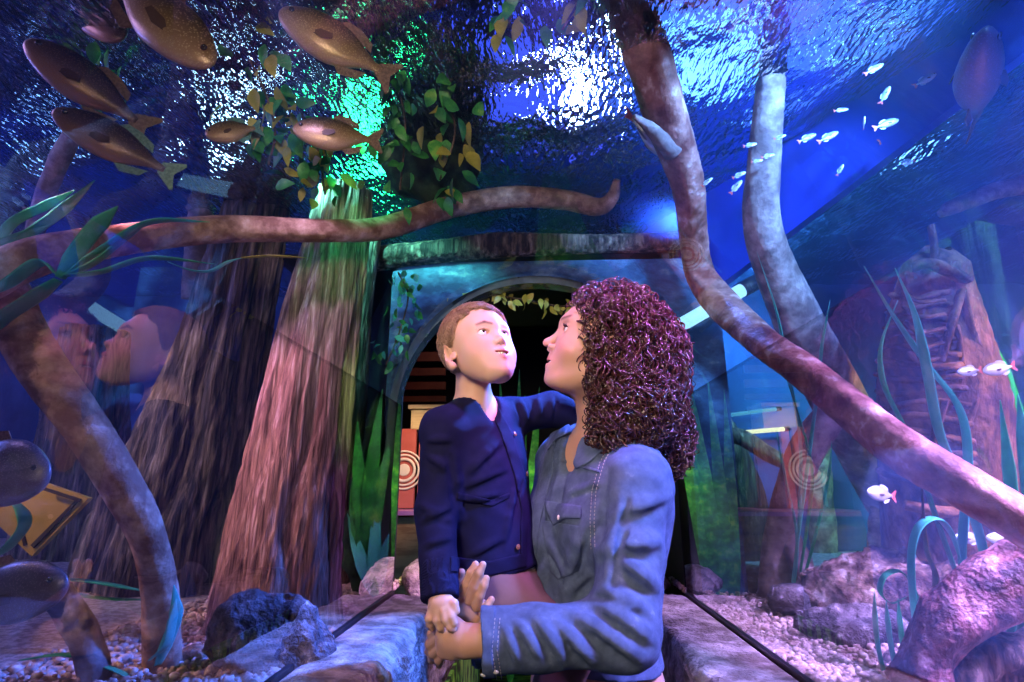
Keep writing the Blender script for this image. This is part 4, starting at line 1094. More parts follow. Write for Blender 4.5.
trunk('tree_trunk', 'dusky trunk with square chipped bark beside the arch', [(366, 225, 2.15, 17), (357, 300, 2.15, 17), (350, 380, 2.12, 18), (344, 470, 2.1, 18), (340, 610, 2.08, 22)], mat_bark_dark, 8, 5)

# ------------------------------------------------------------------ stones
def boulder(label, px, py, z, r, seed, m, rot=0.0, amp=.022, step=.010, peaks=(), name='rock', at=None):
    c = AZ(px, py, z) if at is None else np.array(at, float); n = rock_fn(seed, .55 / max(r)); R = np.stack([[math.cos(rot), math.sin(rot), 0], [-math.sin(rot), math.cos(rot), 0], [0, 0, 1]])
    g = np.random.default_rng(seed + 9); KN = g.normal(size=(9, 3)).astype(np.float32); KN /= np.linalg.norm(KN, axis=1)[:, None]; KD = g.uniform(.62, .95, 9)
    n = rock_fn(seed, .45 * .2 / max(r))
    n2 = rock_fn(seed + 50, .2 / max(r) * 1.6)
    def f(P):
        d = ell(P, c, r, R)
        for dx, dy, dz, pr in peaks: d = sm(d, sph(P, c + np.array([dx, dy, dz]) @ R, pr), .05)
        for kn, kd in zip(KN, KD): d = smax(d, ((P - c.astype(np.float32)) / np.array(r, np.float32) @ kn - kd) * min(r), .012)
        return d - n(P) * amp * .6 * max(r) / .2 - (fbm(P, 1.6 / max(r), 5, seed, True) * .30 + fbm(P, 9 / max(r), 3, seed + 3) * .07) * max(r) * min(1, amp / .012)
    h = max(r) * 1.5 + .02
    return tag(solid(name, f, c - h, c + h, step, m), label, 'rock')
boulder('dark pointed rock in the gravel at the foot of the big tree', 264, 655, .865, (.125, .085, .085), 3, mat_rock, .15, .014, .005, ((-.035, -.01, .065, .028), (.085, .0, .045, .035)))
boulder('small pinkish stone in the gravel left of the dark pointed rock', 197, 652, .85, (.045, .035, .025), 5, mat_rock_brown, 0, .006, .006)
boulder('big pale boulder crusted brown and white behind the right pane', 885, 604, .88, (.24, .15, .10), 7, mat_rock_brown, -.35, .02, .008, ((.06, 0, .06, .06),))
boulder('long bluish rock lying in front of the big pale boulder', 862, 634, .85, (.16, .06, .045), 9, mat_rock, -.5, .02, .009)
boulder('rounded blue grey rock between the two legs of the forked root', 792, 600, .88, (.08, .06, .05), 11, mat_rock, 0, .01, .008)
boulder('rough bluish rock heaped behind the knotted log', 1015, 620, .90, (.14, .10, .09), 13, mat_rock, .3, .02, .01)
boulder('small smooth pebble sitting on the gravel by the right frame', 720, 600, .865, (.026, .02, .018), 15, mat_rock, 0, .004, .004)
boulder('small round pebble on the gravel in front of the forked root', 794, 632, .865, (.020, .018, .016), 17, mat_rock_brown, 0, .004, .004)
boulder('white lumpy rock glowing deep in the right tank', 735, 585, .86, (.16, .08, .05), 19, mat_rock, .1, .02, .009)
boulder('yellow lit boulder at the far end of the left ledge', 0, 0, 0, (.085, .16, .075), 21, mat_ledge, 0, .01, .008, at=(-.40, 2.2, .86))
boulder('flat pale block at the far end of the right ledge', 0, 0, 0, (.085, .13, .045), 23, mat_ledge, 0, .01, .008, at=(.40, 2.2, .87))

# ------------------------------------------------------------------ plants
mat_leaf = mat('green_leaf', (.02, .16, .04), (.06, .34, .07), (.22, .48, .08), rough=.4, scale=18)
mat_leaf_yellow = mat('yellow_leaf', (.30, .30, .04), (.45, .40, .08), rough=.45, scale=20)
mat_ribbon = mat('ribbon_green', (.03, .26, .11), (.05, .42, .20), (.10, .55, .32), rough=.35, scale=9)
mat_ribbon_teal = mat('ribbon_teal', (.06, .45, .34), (.14, .62, .50), (.25, .72, .60), rough=.3, scale=6)
mat_ribbon_brown = mat('ribbon_brown', (.10, .06, .03), (.16, .10, .05), rough=.5, scale=9)
def blade(pts, w, m, parent, n=36, seed=0, th=.18):
    P = spline(np.array([W(x, y, d) for x, y, d in pts]), n); k = len(P); u = np.linspace(0, 1, k)
    r = w * 1.45 * np.minimum(1, 3.5 * (1 - u) + .08) * np.minimum(1, .55 + 2 * u)
    b = MB(); b.tube(P, r, 8, squash=th); return b.build('blade', m, parent)
def clump(label, base, blades, cat='water plant', name='eelgrass'):
    t = thing(name, label, cat, base)
    for pts, w, m in blades: blade(pts, w, m, t)
    return t
T_, G_, Bn = mat_ribbon_teal, mat_ribbon, mat_ribbon_brown
clump('tall eelgrass with thin teal blades growing up past the forked root', AZ(795, 610, .85), [
    ([(793, 600, 1.7), (799, 520, 1.7), (800, 440, 1.68), (788, 370, 1.66), (776, 310, 1.64), (757, 252, 1.62)], .008, T_),
    ([(790, 600, 1.72), (803, 500, 1.7), (815, 410, 1.68), (822, 345, 1.66), (830, 300, 1.66)], .008, T_),
    ([(795, 605, 1.68), (808, 520, 1.66), (812, 470, 1.64), (800, 420, 1.62), (782, 365, 1.6)], .007, G_),
    ([(792, 605, 1.7), (797, 540, 1.68), (786, 480, 1.66), (776, 430, 1.66)], .007, T_),
    ([(796, 605, 1.7), (813, 545, 1.68), (828, 480, 1.66), (832, 440, 1.66)], .006, G_)])
clump('broad teal ribbon plant arching before the carved post', AZ(985, 640, .9), [
    ([(992, 640, 1.15), (985, 560, 1.15), (965, 490, 1.14), (940, 435, 1.12), (927, 370, 1.1), (915, 315, 1.1), (895, 268, 1.1)], .011, T_),
    ([(975, 640, 1.18), (962, 560, 1.18), (968, 470, 1.18), (960, 410, 1.16), (925, 362, 1.14), (890, 310, 1.12), (864, 266, 1.12)], .010, T_),
    ([(985, 640, 1.2), (955, 570, 1.22), (930, 500, 1.22), (905, 430, 1.22), (884, 385, 1.2), (881, 345, 1.2), (898, 300, 1.2)], .007, G_),
    ([(1010, 640, 1.1), (1015, 560, 1.1), (1010, 480, 1.1), (1000, 400, 1.1)], .012, G_),
    ([(1020, 640, 1.05), (1030, 540, 1.05), (1024, 450, 1.05), (1018, 395, 1.05)], .011, G_)])
clump('curling green ribbon plant with a looped blade in front of the pale boulder', AZ(915, 690, .86), [
    ([(922, 690, 1.1), (915, 620, 1.1), (911, 560, 1.1), (918, 528, 1.1), (936, 518, 1.1), (952, 535, 1.12), (963, 570, 1.14)], .0085, T_),
    ([(905, 690, 1.12), (918, 630, 1.12), (916, 595, 1.12), (902, 572, 1.12), (885, 575, 1.12), (880, 592, 1.12), (892, 603, 1.12), (908, 596, 1.12)], .006, G_),
    ([(888, 690, 1.12), (877, 640, 1.12), (874, 590, 1.12)], .007, T_), ([(900, 690, 1.08), (890, 640, 1.08), (886, 600, 1.08)], .007, T_),
    ([(912, 690, 1.1), (902, 640, 1.1), (898, 598, 1.1)], .007, G_), ([(930, 690, 1.1), (928, 630, 1.1), (936, 580, 1.1), (926, 545, 1.1), (921, 470, 1.12)], .007, Bn)])
clump('stubby dark blade of weed poking out of the right gravel', AZ(835, 676, .86), [([(846, 690, 1.2), (836, 675, 1.2), (828, 660, 1.2)], .006, G_)])
clump('fan of long green blades drooping over the pale branch', W(60, 276, 1.02), [
    ([(60, 278, 1.0), (78, 250, 1.0), (98, 225, 1.0), (118, 206, 1.0)], .011, G_), ([(62, 278, 1.0), (100, 250, 1.02), (150, 222, 1.04), (210, 222, 1.1)], .007, G_),
    ([(60, 278, 1.0), (95, 262, 1.02), (125, 238, 1.05), (148, 222, 1.05)], .008, G_), ([(58, 276, 1.0), (40, 262, 1.0), (10, 282, 1.0), (-20, 300, 1.0)], .010, G_),
    ([(58, 276, 1.0), (100, 272, 1.02), (150, 258, 1.05), (215, 264, 1.1)], .008, G_), ([(58, 280, 1.0), (30, 300, 1.0), (0, 320, 1.0), (-30, 350, 1.0)], .012, G_)])
clump('dark green blades rising at the left edge above the pale branch', W(-20, 265, 1.25), [
    ([(-20, 268, 1.2), (20, 240, 1.2), (60, 212, 1.2), (95, 180, 1.2)], .010, G_), ([(-20, 250, 1.2), (20, 236, 1.2), (50, 225, 1.2)], .009, G_), ([(-10, 262, 1.22), (10, 225, 1.22), (45, 206, 1.22), (75, 190, 1.22)], .008, G_)])
clump('whitish wavy weed strand drifting under the pale branch', W(170, 263, 1.3), [([(168, 262, 1.3), (190, 270, 1.3), (210, 271, 1.3), (228, 262, 1.3), (245, 257, 1.3)], .005, mat_ribbon_teal), ([(240, 258, 1.3), (270, 256, 1.32), (310, 258, 1.36)], .005, mat_leaf_yellow)])
clump('teal blades tied round the foot of the propped branch', AZ(165, 660, .85), [([(158, 665, 1.05), (168, 640, 1.05), (176, 615, 1.05), (174, 585, 1.05)], .009, T_), ([(150, 660, 1.04), (166, 645, 1.04), (172, 622, 1.04), (176, 598, 1.04)], .008, T_)])
clump('dark green blades lying flat in the lower left corner', W(60, 590, 1.3), [([(50, 578, 1.28), (95, 582, 1.28), (150, 592, 1.3)], .010, G_), ([(55, 590, 1.28), (100, 598, 1.28), (150, 600, 1.3)], .009, G_), ([(20, 660, 1.05), (70, 655, 1.06), (120, 672, 1.08), (150, 690, 1.1)], .008, G_), ([(-10, 560, 1.2), (10, 545, 1.2), (25, 520, 1.2), (5, 490, 1.2)], .010, G_)])

def leaf_shape(b, p, d, up, L, w):
    d = nrm(d); s = nrm(np.cross(d, up)); n = np.cross(s, d); rows = []
    for t, q in ((0, .12), (.2, .75), (.42, 1), (.65, .8), (.85, .4), (1, .03)):
        c = p + d * L * t + n * (-.35 * L * t * t); rows += [c - s * w * q + n * .18 * w * q, c + n * .0, c + s * w * q + n * .18 * w * q]
    k = len(rows); V = np.array(rows); V = np.vstack([V, V - n * .0012]); F = []
    for i in range(5):
        for j in (0, 1):
            a = i * 3 + j; F += [(a, a + 1, a + 4, a + 3), (a + k, a + 3 + k, a + 4 + k, a + 1 + k)]
    b.add(V, F)
def vine(label, pts, n, spread, L, mats, seed, hang=(0, 0, -1), name='leafy_vine', cat='vine', stem_r=.003):
    """pts: px, py, depth along the stem"""
    g = np.random.default_rng(seed); P = spline(np.array([W(*p) for p in pts]), 40); t = thing(name, label, cat, P[0])
    b = MB(); b.tube(P, stem_r, 6); b.build('stem', mat_bark_dark, t)
    per = n // len(mats)
    for m in mats:
        b = MB()
        for i in range(per):
            p = P[g.integers(len(P))] + g.normal(size=3) * spread; d = np.array(hang) * .8 + g.normal(size=3) * .6
            leaf_shape(b, p, d, nrm(g.normal(size=3) + [0, -1.2, .6]), L * g.uniform(.6, 1.2), L * g.uniform(.22, .36))
        b.build('leaves', m, t)
    return t
vine('leafy vine hanging in the dark green water left of the glass seam', [(425, 30, 1.62), (440, 80, 1.6), (455, 130, 1.58), (440, 180, 1.62)], 54, .040, .06, (mat_leaf, mat_leaf, mat_leaf_yellow), 1)
vine('leafy vine trailing at the top edge beside the glaring white lamp', [(520, -20, 1.30), (512, 10, 1.32), (508, 28, 1.34)], 14, .018, .05, (mat_leaf, mat_leaf_yellow), 2)
vine('short leafy sprig at the top edge against the glaring white lamp', [(590, -20, 1.30), (575, 8, 1.32), (562, 30, 1.34)], 18, .018, .05, (mat_leaf, mat_leaf_yellow), 3)
vine('leafy vine hanging among the fish in front of the cyan glitter', [(250, 60, 1.45), (268, 100, 1.45), (275, 135, 1.48), (268, 165, 1.5)], 48, .045, .055, (mat_leaf, mat_leaf, mat_leaf_yellow), 4)
vine('leafy vine low over the pale branch in the teal glitter', [(300, 110, 1.6), (318, 150, 1.62), (325, 195, 1.65)], 50, .045, .05, (mat_leaf, mat_leaf_yellow), 5)
vine('trailing green creeper in front of the green lamp glow', [(385, 30, 1.55), (392, 70, 1.56), (405, 120, 1.58), (400, 190, 1.62)], 56, .035, .05, (mat_leaf, mat_leaf), 6)
vine('dark creeper in the upper left corner behind the large fish', [(75, 20, 1.5), (90, 60, 1.5), (110, 90, 1.5)], 30, .05, .06, (mat_leaf,), 7)
vine('garland of dry yellowish leaves strung under the arch', [(440, 300, 2.2), (480, 295, 2.2), (520, 299, 2.2), (560, 306, 2.2), (590, 304, 2.2)], 60, .014, .042, (mat_leaf_yellow, mat_leaf_yellow), 8, name='leaf_garland', cat='garland')
vine('mossy leaves lit teal climbing left of the arch', [(398, 272, 1.93), (408, 295, 1.93), (400, 330, 1.93), (386, 365, 1.93)], 60, .028, .036, (mat_leaf, mat_ribbon_teal), 9)
def bigleaf(label, base, tips, m, w=.035):
    t = thing('broad_leaf_plant', label, 'plant', W(*base))
    for tp in tips:
        b = MB(); p = W(*base); q = W(*tp); leaf_shape(b, p, q - p, np.array([.1, -1, .2]), np.linalg.norm(q - p), w); b.build('leaf', m, t)
    return t
bigleaf('broad green leaved plant growing up the pillar beside the arch', (366, 560, 1.84), [(350, 425, 1.86), (372, 392, 1.86), (384, 440, 1.86), (348, 485, 1.84), (380, 480, 1.86)], mat_leaf, .026)
bigleaf('teal leaved plant at the foot of the arch column', (375, 600, 1.80), [(345, 520, 1.80), (372, 500, 1.80), (384, 540, 1.80)], mat_ribbon_teal, .022)
bigleaf('large green leaved plant glowing behind the carved post at the right edge', (1010, 520, 1.9), [(985, 420, 1.9), (1000, 330, 1.9), (1030, 290, 1.9), (1040, 400, 1.9), (1020, 440, 1.9)], mat_leaf, .07)
bigleaf('dark green plant glimpsed through the arch behind the boy', (510, 690, 3.4), [(505, 385, 3.4), (525, 375, 3.4), (545, 395, 3.4), (490, 400, 3.4), (530, 405, 3.4)], mat_leaf, .05)

# ------------------------------------------------------------------ fish
def fish_mat(name, back, flank, belly, speck, metal=.2):
    m = bpy.data.materials.new(name); m.use_nodes = True; nt = m.node_tree; L = nt.links; p = nt.nodes['Principled BSDF']
    p.inputs['Roughness'].default_value = .35; p.inputs['Metallic'].default_value = metal; p.inputs['Specular IOR Level'].default_value = .6
    tc = nt.nodes.new('ShaderNodeTexCoord'); sp = nt.nodes.new('ShaderNodeSeparateXYZ'); L.new(tc.outputs['Generated'], sp.inputs[0])
    cr = nt.nodes.new('ShaderNodeValToRGB'); e = cr.color_ramp.elements; e[0].position, e[1].position = .15, .85; e[0].color = (*belly, 1); e[1].color = (*back, 1); x = e.new(.5); x.color = (*flank, 1)
    L.new(sp.outputs['Z'], cr.inputs[0])
    v = nt.nodes.new('ShaderNodeTexVoronoi'); v.inputs['Scale'].default_value = 70; L.new(tc.outputs['Object'], v.inputs['Vector'])
    r2 = nt.nodes.new('ShaderNodeValToRGB'); r2.color_ramp.elements[0].position = .12; r2.color_ramp.elements[1].position = .42; r2.color_ramp.elements[0].color = (1, 1, 1, 1); r2.color_ramp.elements[1].color = (0, 0, 0, 1)
    L.new(v.outputs['Distance'], r2.inputs[0]); mx = nt.nodes.new('ShaderNodeMix'); mx.data_type = 'RGBA'; mx.inputs['B'].default_value = (*speck, 1)
    ml = nt.nodes.new('ShaderNodeMath'); ml.operation = 'MULTIPLY'; ml.inputs[1].default_value = .75; L.new(r2.outputs[0], ml.inputs[0]); L.new(ml.outputs[0], mx.inputs['Factor'])
    L.new(cr.outputs[0], mx.inputs['A']); L.new(mx.outputs['Result'], p.inputs['Base Color'])
    b = nt.nodes.new('ShaderNodeBump'); b.inputs['Strength'].default_value = .3; b.inputs['Distance'].default_value = .001; L.new(v.outputs['Distance'], b.inputs['Height']); L.new(b.outputs[0], p.inputs['Normal'])
    return m
fm_gold = fish_mat('fish_gold', (.05, .035, .02), (.26, .16, .07), (.48, .30, .17), (.62, .48, .26))
fm_brown = fish_mat('fish_brown', (.03, .025, .06), (.13, .08, .08), (.42, .22, .12), (.30, .21, .18))
fm_dark = fish_mat('fish_dark', (.05, .04, .07), (.12, .09, .11), (.20, .12, .10), (.26, .20, .24))
fm_silver = fish_mat('fish_silver', (.22, .32, .40), (.48, .58, .62), (.62, .66, .66), (.7, .75, .78), .35)
mat_fin = mat('fin_brown', (.12, .07, .05), (.22, .14, .10), rough=.5, scale=40)
mat_fin_teal = mat('fin_teal', (.05, .16, .15), (.12, .28, .24), rough=.5, scale=40)
mat_fin_red = mat('fin_red', (.50, .05, .05), (.65, .15, .12), rough=.5, scale=40)
mat_silver_fin = mat('fin_silver', (.45, .55, .6), (.6, .7, .75), rough=.4, scale=40)
mat_fish_eye = mat('fish_eye', (.02, .015, .012), rough=.1, spec=.8)
mat_gill = mat('fish_patch', (.09, .05, .035), rough=.4)
def local(me): me['local'] = 1; return me
FPROF = [(.0, .06, .06, -.02), (.012, .22, .20, -.02), (.04, .38, .36, -.02), (.09, .55, .54, -.02), (.17, .74, .72, -.01), (.29, .93, .90, 0), (.42, 1, 1, 0), (.55, .97, .90, 0), (.68, .76, .70, .01), (.80, .46, .46, .02), (.90, .25, .26, .02), (.97, .20, .16, .02), (1.0, .16, .08, .02)]
def fish_parts(hh, th, bm_, fin, n=20, fin2=None):
    """unit fish, nose at +x .5, tail root at -x .38"""
    P = spline(np.array(FPROF), 33); V = []
    t = np.linspace(0, 2 * PI, n, endpoint=False)
    for x, h, w, z in P: V.append(np.stack([np.full(n, .5 - .88 * x), np.sin(t) * th * max(w, .01) / 2 * (1 - .25 * np.cos(t)), np.cos(t) * hh * max(h, .01) / 2 + z * hh], 1))
    V = np.concatenate(V); k = len(P); F = [(i * n + j, (i + 1) * n + j, (i + 1) * n + (j + 1) % n, i * n + (j + 1) % n) for i in range(k - 1) for j in range(n)] + [tuple(range(n)), tuple((k - 1) * n + j for j in range(n))[::-1]]
    body = local(mesh_np(V, F)); body.materials.append(bm_)
    def fin_me(poly, O, A, B, t_=.008, m=fin):
        v, f = extrude(poly, t_, O, A, B); me = local(mesh_np(v, f, False)); me.materials.append(m); return me
    X, Z = (1, 0, 0), (0, 0, 1)
    tail = fin_me([(-.34, .05 * 1), (-.50, hh * .42), (-.52, hh * .36), (-.46, .0), (-.51, -hh * .36), (-.49, -hh * .42), (-.34, -.05)], (0, 0, .02 * hh), X, Z)
    dors = fin_me([(.10, hh * .42), (.02, hh * .62), (-.10, hh * .60), (-.22, hh * .46), (-.24, hh * .26), (-.1, hh * .36)], (0, 0, 0), X, Z, m=fin2 or fin)
    anal = fin_me([(-.02, -hh * .40), (-.10, -hh * .58), (-.24, -hh * .44), (-.28, -hh * .22), (-.14, -hh * .34)], (0, 0, 0), X, Z, m=fin2 or fin)
    pec = [fin_me([(0, 0), (-.05, .035), (-.15, .03), (-.16, -.01), (-.08, -.04), (0, -.02)], (.20, s * th * .46, -hh * .12), (1, -s * .25, -.1), (.1, 0, 1), .006, mat_gill) for s in (1, -1)]
    e = []
    for s in (1, -1):
        b = MB(); b.ball((.415, s * th * .27, hh * .08), (.022, .010, .022), nu=12, nv=8); me = local(b.mesh()); me.materials.append(mat_fish_eye); e.append(me)
    return [('body', body), ('tail_fin', tail), ('dorsal_fin', dors), ('anal_fin', anal)] + [('pectoral_fin', p) for p in pec] + [('eye', x) for x in e]
def place_fish(o, head, tail, roll=0.0):
    a, c = W(*head), W(*tail); L = np.linalg.norm(a - c); x = (a - c) / L
    up = nrm(np.array([0, 0, 1.0]) - x * x[2]) if abs(x[2]) < .97 else nrm(RGT - x * (RGT @ x))
    y = np.cross(up, x); up, y = up * math.cos(roll) + y * math.sin(roll), y * math.cos(roll) - up * math.sin(roll)
    Mx = Matrix(((x[0], y[0], up[0]), (x[1], y[1], up[1]), (x[2], y[2], up[2])))
    o.matrix_world = Matrix.Translation(Vector((a + c) / 2)) @ (Mx * float(L)).to_4x4()
def fish(label, head, tail, hh, th, bm_, fin, roll=0.0, group=None):
    t = bpy.data.objects.new('fish', None); COL.objects.link(t); t.empty_display_size = .05
    tag(t, label, 'fish', group)
    for nm, me in fish_parts(hh, th, bm_, fin, fin2=mat_silver_fin if fin is mat_fin_red else None):
        o = bpy.data.objects.new(nm, me); COL.objects.link(o); o.parent = t
    place_fish(t, head, tail, roll); return t
BIG = 'large fish gliding overhead'
fish('large dark backed fish with an upturned head at the upper left', (26, 40, 1.12), (150, 132, 1.22), .36, .20, fm_brown, mat_fin, .25, BIG)
fish('large orange bellied fish just under the dark backed one, teal tail', (53, 110, 1.10), (178, 178, 1.2), .34, .18, fm_brown, mat_fin_teal, .25, BIG)
fish('large golden fish at the top edge pointing down to the right', (214, 64, 1.14), (100, -32, 1.16), .36, .19, fm_gold, mat_fin, -.1, BIG)
fish('large speckled golden fish swimming left at the top centre', (280, 10, 1.30), (394, 80, 1.38), .38, .20, fm_gold, mat_fin, .2, BIG)
fish('medium golden fish swimming left under the top centre one', (293, 128, 1.35), (382, 142, 1.42), .40, .20, fm_gold, mat_fin, .1, BIG)
fish('small round golden fish with a green tail between the larger fish', (205, 134, 1.35), (262, 128, 1.4), .44, .22, fm_gold, mat_fin_teal, .1, BIG)
fish('dim reddish fish half out of the top edge near the corner', (122, 40, 1.4), (60, -30, 1.45), .42, .2, fm_brown, mat_fin, .1, BIG)
fish('violet fish seen almost head on at the upper right', (985, 30, 1.05), (974, 128, 1.30), .34, .24, fm_dark, mat_fin, .5, BIG)
fish('bulky dark fish entering from the left edge above the yellow board', (50, 474, .92), (-60, 470, .95), .52, .26, fm_dark, mat_fin, .05, BIG)
fish('dark orange fish at the left edge below the yellow board', (68, 582, .98), (-60, 606, 1.0), .42, .22, fm_dark, mat_fin, .05, BIG)
fish('pale fish with a pink tail diving behind the reddish branch', (672, 160, 1.70), (626, 112, 1.62), .32, .2, fm_silver, mat_fin_red, .2)
SM = 'small silver fish near the right tank'
fish('white fish with a red tail hanging in front of the grey trunk', (867, 491, 1.35), (896, 497, 1.37), .42, .2, fm_silver, mat_fin_red, 0, SM)
fish('bluish white fish below the reddish branch left of its twin', (955, 536, 1.3), (983, 541, 1.3), .36, .2, fm_silver, mat_fin_red, 0, SM)
fish('bluish white fish below the reddish branch at the right edge', (986, 537, 1.28), (1020, 542, 1.28), .36, .2, fm_silver, mat_fin_red, 0, SM)
fish('whitish red tailed fish in front of the carved post', (957, 372, 1.4), (982, 370, 1.4), .4, .2, fm_silver, mat_fin_red, 0, SM)
fish('whitish red tailed fish just right of the carved post', (983, 371, 1.38), (1016, 366, 1.38), .4, .2, fm_silver, mat_fin_red, 0, SM)
SCH = [(1007, 17, 30, 35), (941, 43, 28, 32), (919, 66, 22, 22), (925, 80, 26, 30), (874, 69, 22, 30), (885, 95, 20, 62), (841, 110, 15, 8), (886, 124, 27, 20), (892, 139, 28, 14), (828, 137, 23, 28), (807, 138, 20, 25),
       (908, 162, 15, 195), (840, 170, 13, 60), (864, 123, 14, 85), (780, 137, 13, 20), (750, 145, 14, 12), (768, 156, 14, 15), (739, 175, 15, 25), (736, 187, 18, 50), (707, 182, 14, 40), (757, 161, 12, 10)]
s0 = fish('small silver fish with red tail in the school under the water at upper right', (0, 0, 1), (10, 0, 1), .34, .17, fm_silver, mat_fin_red)
for i, (x, y, L_, a) in enumerate(SCH):
    o = s0
    if i:
        o = s0.copy(); COL.objects.link(o)
        for c in list(s0.children):
            d = c.copy(); COL.objects.link(d); d.parent = o
    o['group'] = 'school of small silver fish'
    dd = 1.42 + .22 * rnd.random(); dx, dy = L_ / 2 * math.cos(math.radians(a)), L_ / 2 * math.sin(math.radians(a))
    place_fish(o, (x + dx, y - dy, dd), (x - dx, y + dy, dd + .01), rnd.uniform(-.2, .2))

# ------------------------------------------------------------------ carved post
mat_carved = mat('carved_timber', (.07, .032, .014), (.26, .13, .06), (.40, .23, .11), rough=.75, scale=16, stretch=(1, 1, .6), bump=1, bscale=60, detail=8, dist=.01)
cp = thing('carved_post', 'carved orange brown timber post with ribs and chevrons at the right', 'carving', W(950, 500, 1.62))
dC = 1.62
def cprow(y, w0, w1): return (y, w0, w1)
rows = [(250, 925, 950), (266, 905, 965), (285, 900, 968), (310, 893, 975), (340, 888, 983), (370, 884, 992), (400, 884, 1000), (440, 884, 1006), (480, 886, 1010), (560, 890, 1014)]
def cs(y):
    ys = [r[0] for r in rows]; return np.interp(y, ys, [r[1] for r in rows]), np.interp(y, ys, [r[2] for r in rows])
V = []; n = 40; ys = np.linspace(250, 560, 120)
for i, y in enumerate(ys):
    a, c = cs(y); p = W((a + c) / 2, y, dC); r = (c - a) / 2 * dC / FPX * (1 + .045 * .35 * abs(math.sin(y / 5.2)) * (1 if y < 430 else .3)); t = np.linspace(0, 2 * PI, n, endpoint=False)
    V.append(np.stack([p[0] + r * np.cos(t), p[1] + r * .8 * np.sin(t), p[2] + .012 * np.sin(t * 2 + 1)], 1))
V = np.concatenate(V); k = len(ys)
link('body', mesh_np(V, [(i * n + j, i * n + (j + 1) % n, (i + 1) * n + (j + 1) % n, (i + 1) * n + j) for i in range(k - 1) for j in range(n)] + [tuple(range(n)), tuple((k - 1) * n + j for j in range(n))[::-1]]), mat_carved, cp)
def strip(nm, pts, w, dz=.0):
    b = MB(); P = spline(np.array([W(x, y, d) for x, y, d in pts]), 20); b.tube(P, w, 8, squash=.6); return b.build(nm, mat_carved, cp)
f = 1.50
strip('spike', [(934, 268, f + .04), (934, 245, f + .06), (931, 226, f + .08)], .013)
strip('collar', [(912, 268, f + .02), (932, 264, f), (966, 280, f + .03)], .022)
strip('chevron', [(962, 290, f + .02), (950, 330, f - .01), (940, 362, f - .01)], .014); strip('chevron', [(962, 290, f + .02), (972, 330, f + .01), (990, 372, f + .04)], .014); strip('chevron', [(956, 325, f), (960, 345, f), (962, 364, f)], .010)
strip('belt', [(918, 364, f + .01), (950, 368, f - .01), (994, 374, f + .04)], .012)
for q in range(14):
    y = 296 + q * 13.5; a, c = cs(y); m_ = (a + c) / 2; r = (c - a) / 2 * dC / FPX; p = W(m_, y, dC); t = np.linspace(PI * .93, PI * 1.45, 12)
    b = MB(); b.tube(np.stack([p[0] + r * 1.0 * np.cos(t), p[1] + r * .82 * np.sin(t), p[2] + .012 * np.sin(t * 3 + q) - .02 * (t - PI)], 1), .011, 7, squash=.8, rough=.2, seed=q); b.build('ridge', mat_carved, cp)
for q in range(5): strip('rib', [(902 + q * 2, 292 + q * 15, f + .06), (920, 302 + q * 15, f + .0), (945, 300 + q * 14, f - .01)], .008)
strip('leaf_carving', [(985, 400, f + .03), (995, 430, f + .03), (1000, 466, f + .05)], .016); strip('leaf_carving', [(975, 398, f), (965, 430, f - .01), (960, 466, f)], .016); strip('leaf_carving', [(945, 400, f - .01), (935, 435, f), (925, 466, f + .01)], .012)
strip('base_band', [(905, 466, f + .04), (950, 474, f - .02), (1010, 470, f + .06)], .020); strip('base_band', [(905, 505, f + .04), (950, 512, f - .02), (1012, 508, f + .06)], .024)

# reflection of a yellow sign, built as a solid board in the lower left
mat_yellow = mat('yellow_board', (.22, .18, .03), (.30, .24, .05), rough=.6, scale=8)
yb = thing('reflected_sign', 'reflection of a yellow lozenge sign built as a solid board at lower left', 'sign', W(45, 520, 1.25))
def poly_board(nm, pts, d, th, m, parent):
    c = W(*np.mean(pts, 0), d); A = RGT; B = np.array([0, 0, 1.0]); q = []
    for x, y in pts:
        r = ray(x, y); nn = np.cross(A, B); p = CAM + r * (((c - CAM) @ nn) / (r @ nn)); q.append(((p - c) @ A, (p - c) @ B))
    v, f_ = extrude(q, th, c, A, B); return link(nm, mesh_np(v, f_, False), m, parent)
poly_board('board', [(-6, 492), (44, 482), (91, 498), (34, 556), (-4, 520)], 1.26, .014, mat_yellow, yb)
for l in ([(44, 487), (81, 499), (79, 502), (43, 490)], [(81, 499), (34, 548), (31, 545), (78, 498)], [(16, 500), (27, 545), (24, 546), (13, 501)]): poly_board('border_line', l, 1.245, .004, mat_black, yb)

# ------------------------------------------------------------------ the room beyond the arch
wall('wall_room_back', (2.45, 6.4), (-2.45, 6.4), 0, 3, mat_black)
b = MB(); b.box((-.25, 2.64, 2.12), (.82, .52, .012)); tag(b.build('ceiling_passage', mat_black, smooth=False), kind='structure')
b = MB(); b.box((-.92, 4.8, 3.02), (1.60, 1.66, .02)); tag(b.build('ceiling_room', mat_black, smooth=False), kind='structure')
wall('wall_room_left', (-2.45, 6.4), (-1.01, 3.16), 2.08, 3.02, mat_black, .03); wall('wall_room_right', (.56, 3.16), (.62, 6.4), 2.08, 3.02, mat_black, .03)
mat_red = mat('red_panel', (.42, .07, .05), (.50, .10, .08), rough=.6, scale=3)
mat_cream = mat('cream_print', (.80, .62, .52), rough=.6)
mat_teal = mat('teal_edge', (.05, .40, .45), rough=.5)
def panel(nm, label, cat, x0, y0, x1, y1, Y, m, th=.03, parent=None):
    a, c = AY(x0, y1, Y), AY(x1, y0, Y); b = MB(); b.box(((a[0] + c[0]) / 2, Y, (a[2] + c[2]) / 2), (abs(c[0] - a[0]) / 2, th, abs(c[2] - a[2]) / 2))
    o = b.build(nm, m, parent, smooth=False); return tag(o, label, cat) if parent is None else o
bn = thing('banner', 'red standing banner with cream concentric rings seen through the arch', 'banner', AY(408, 508, 4.2))
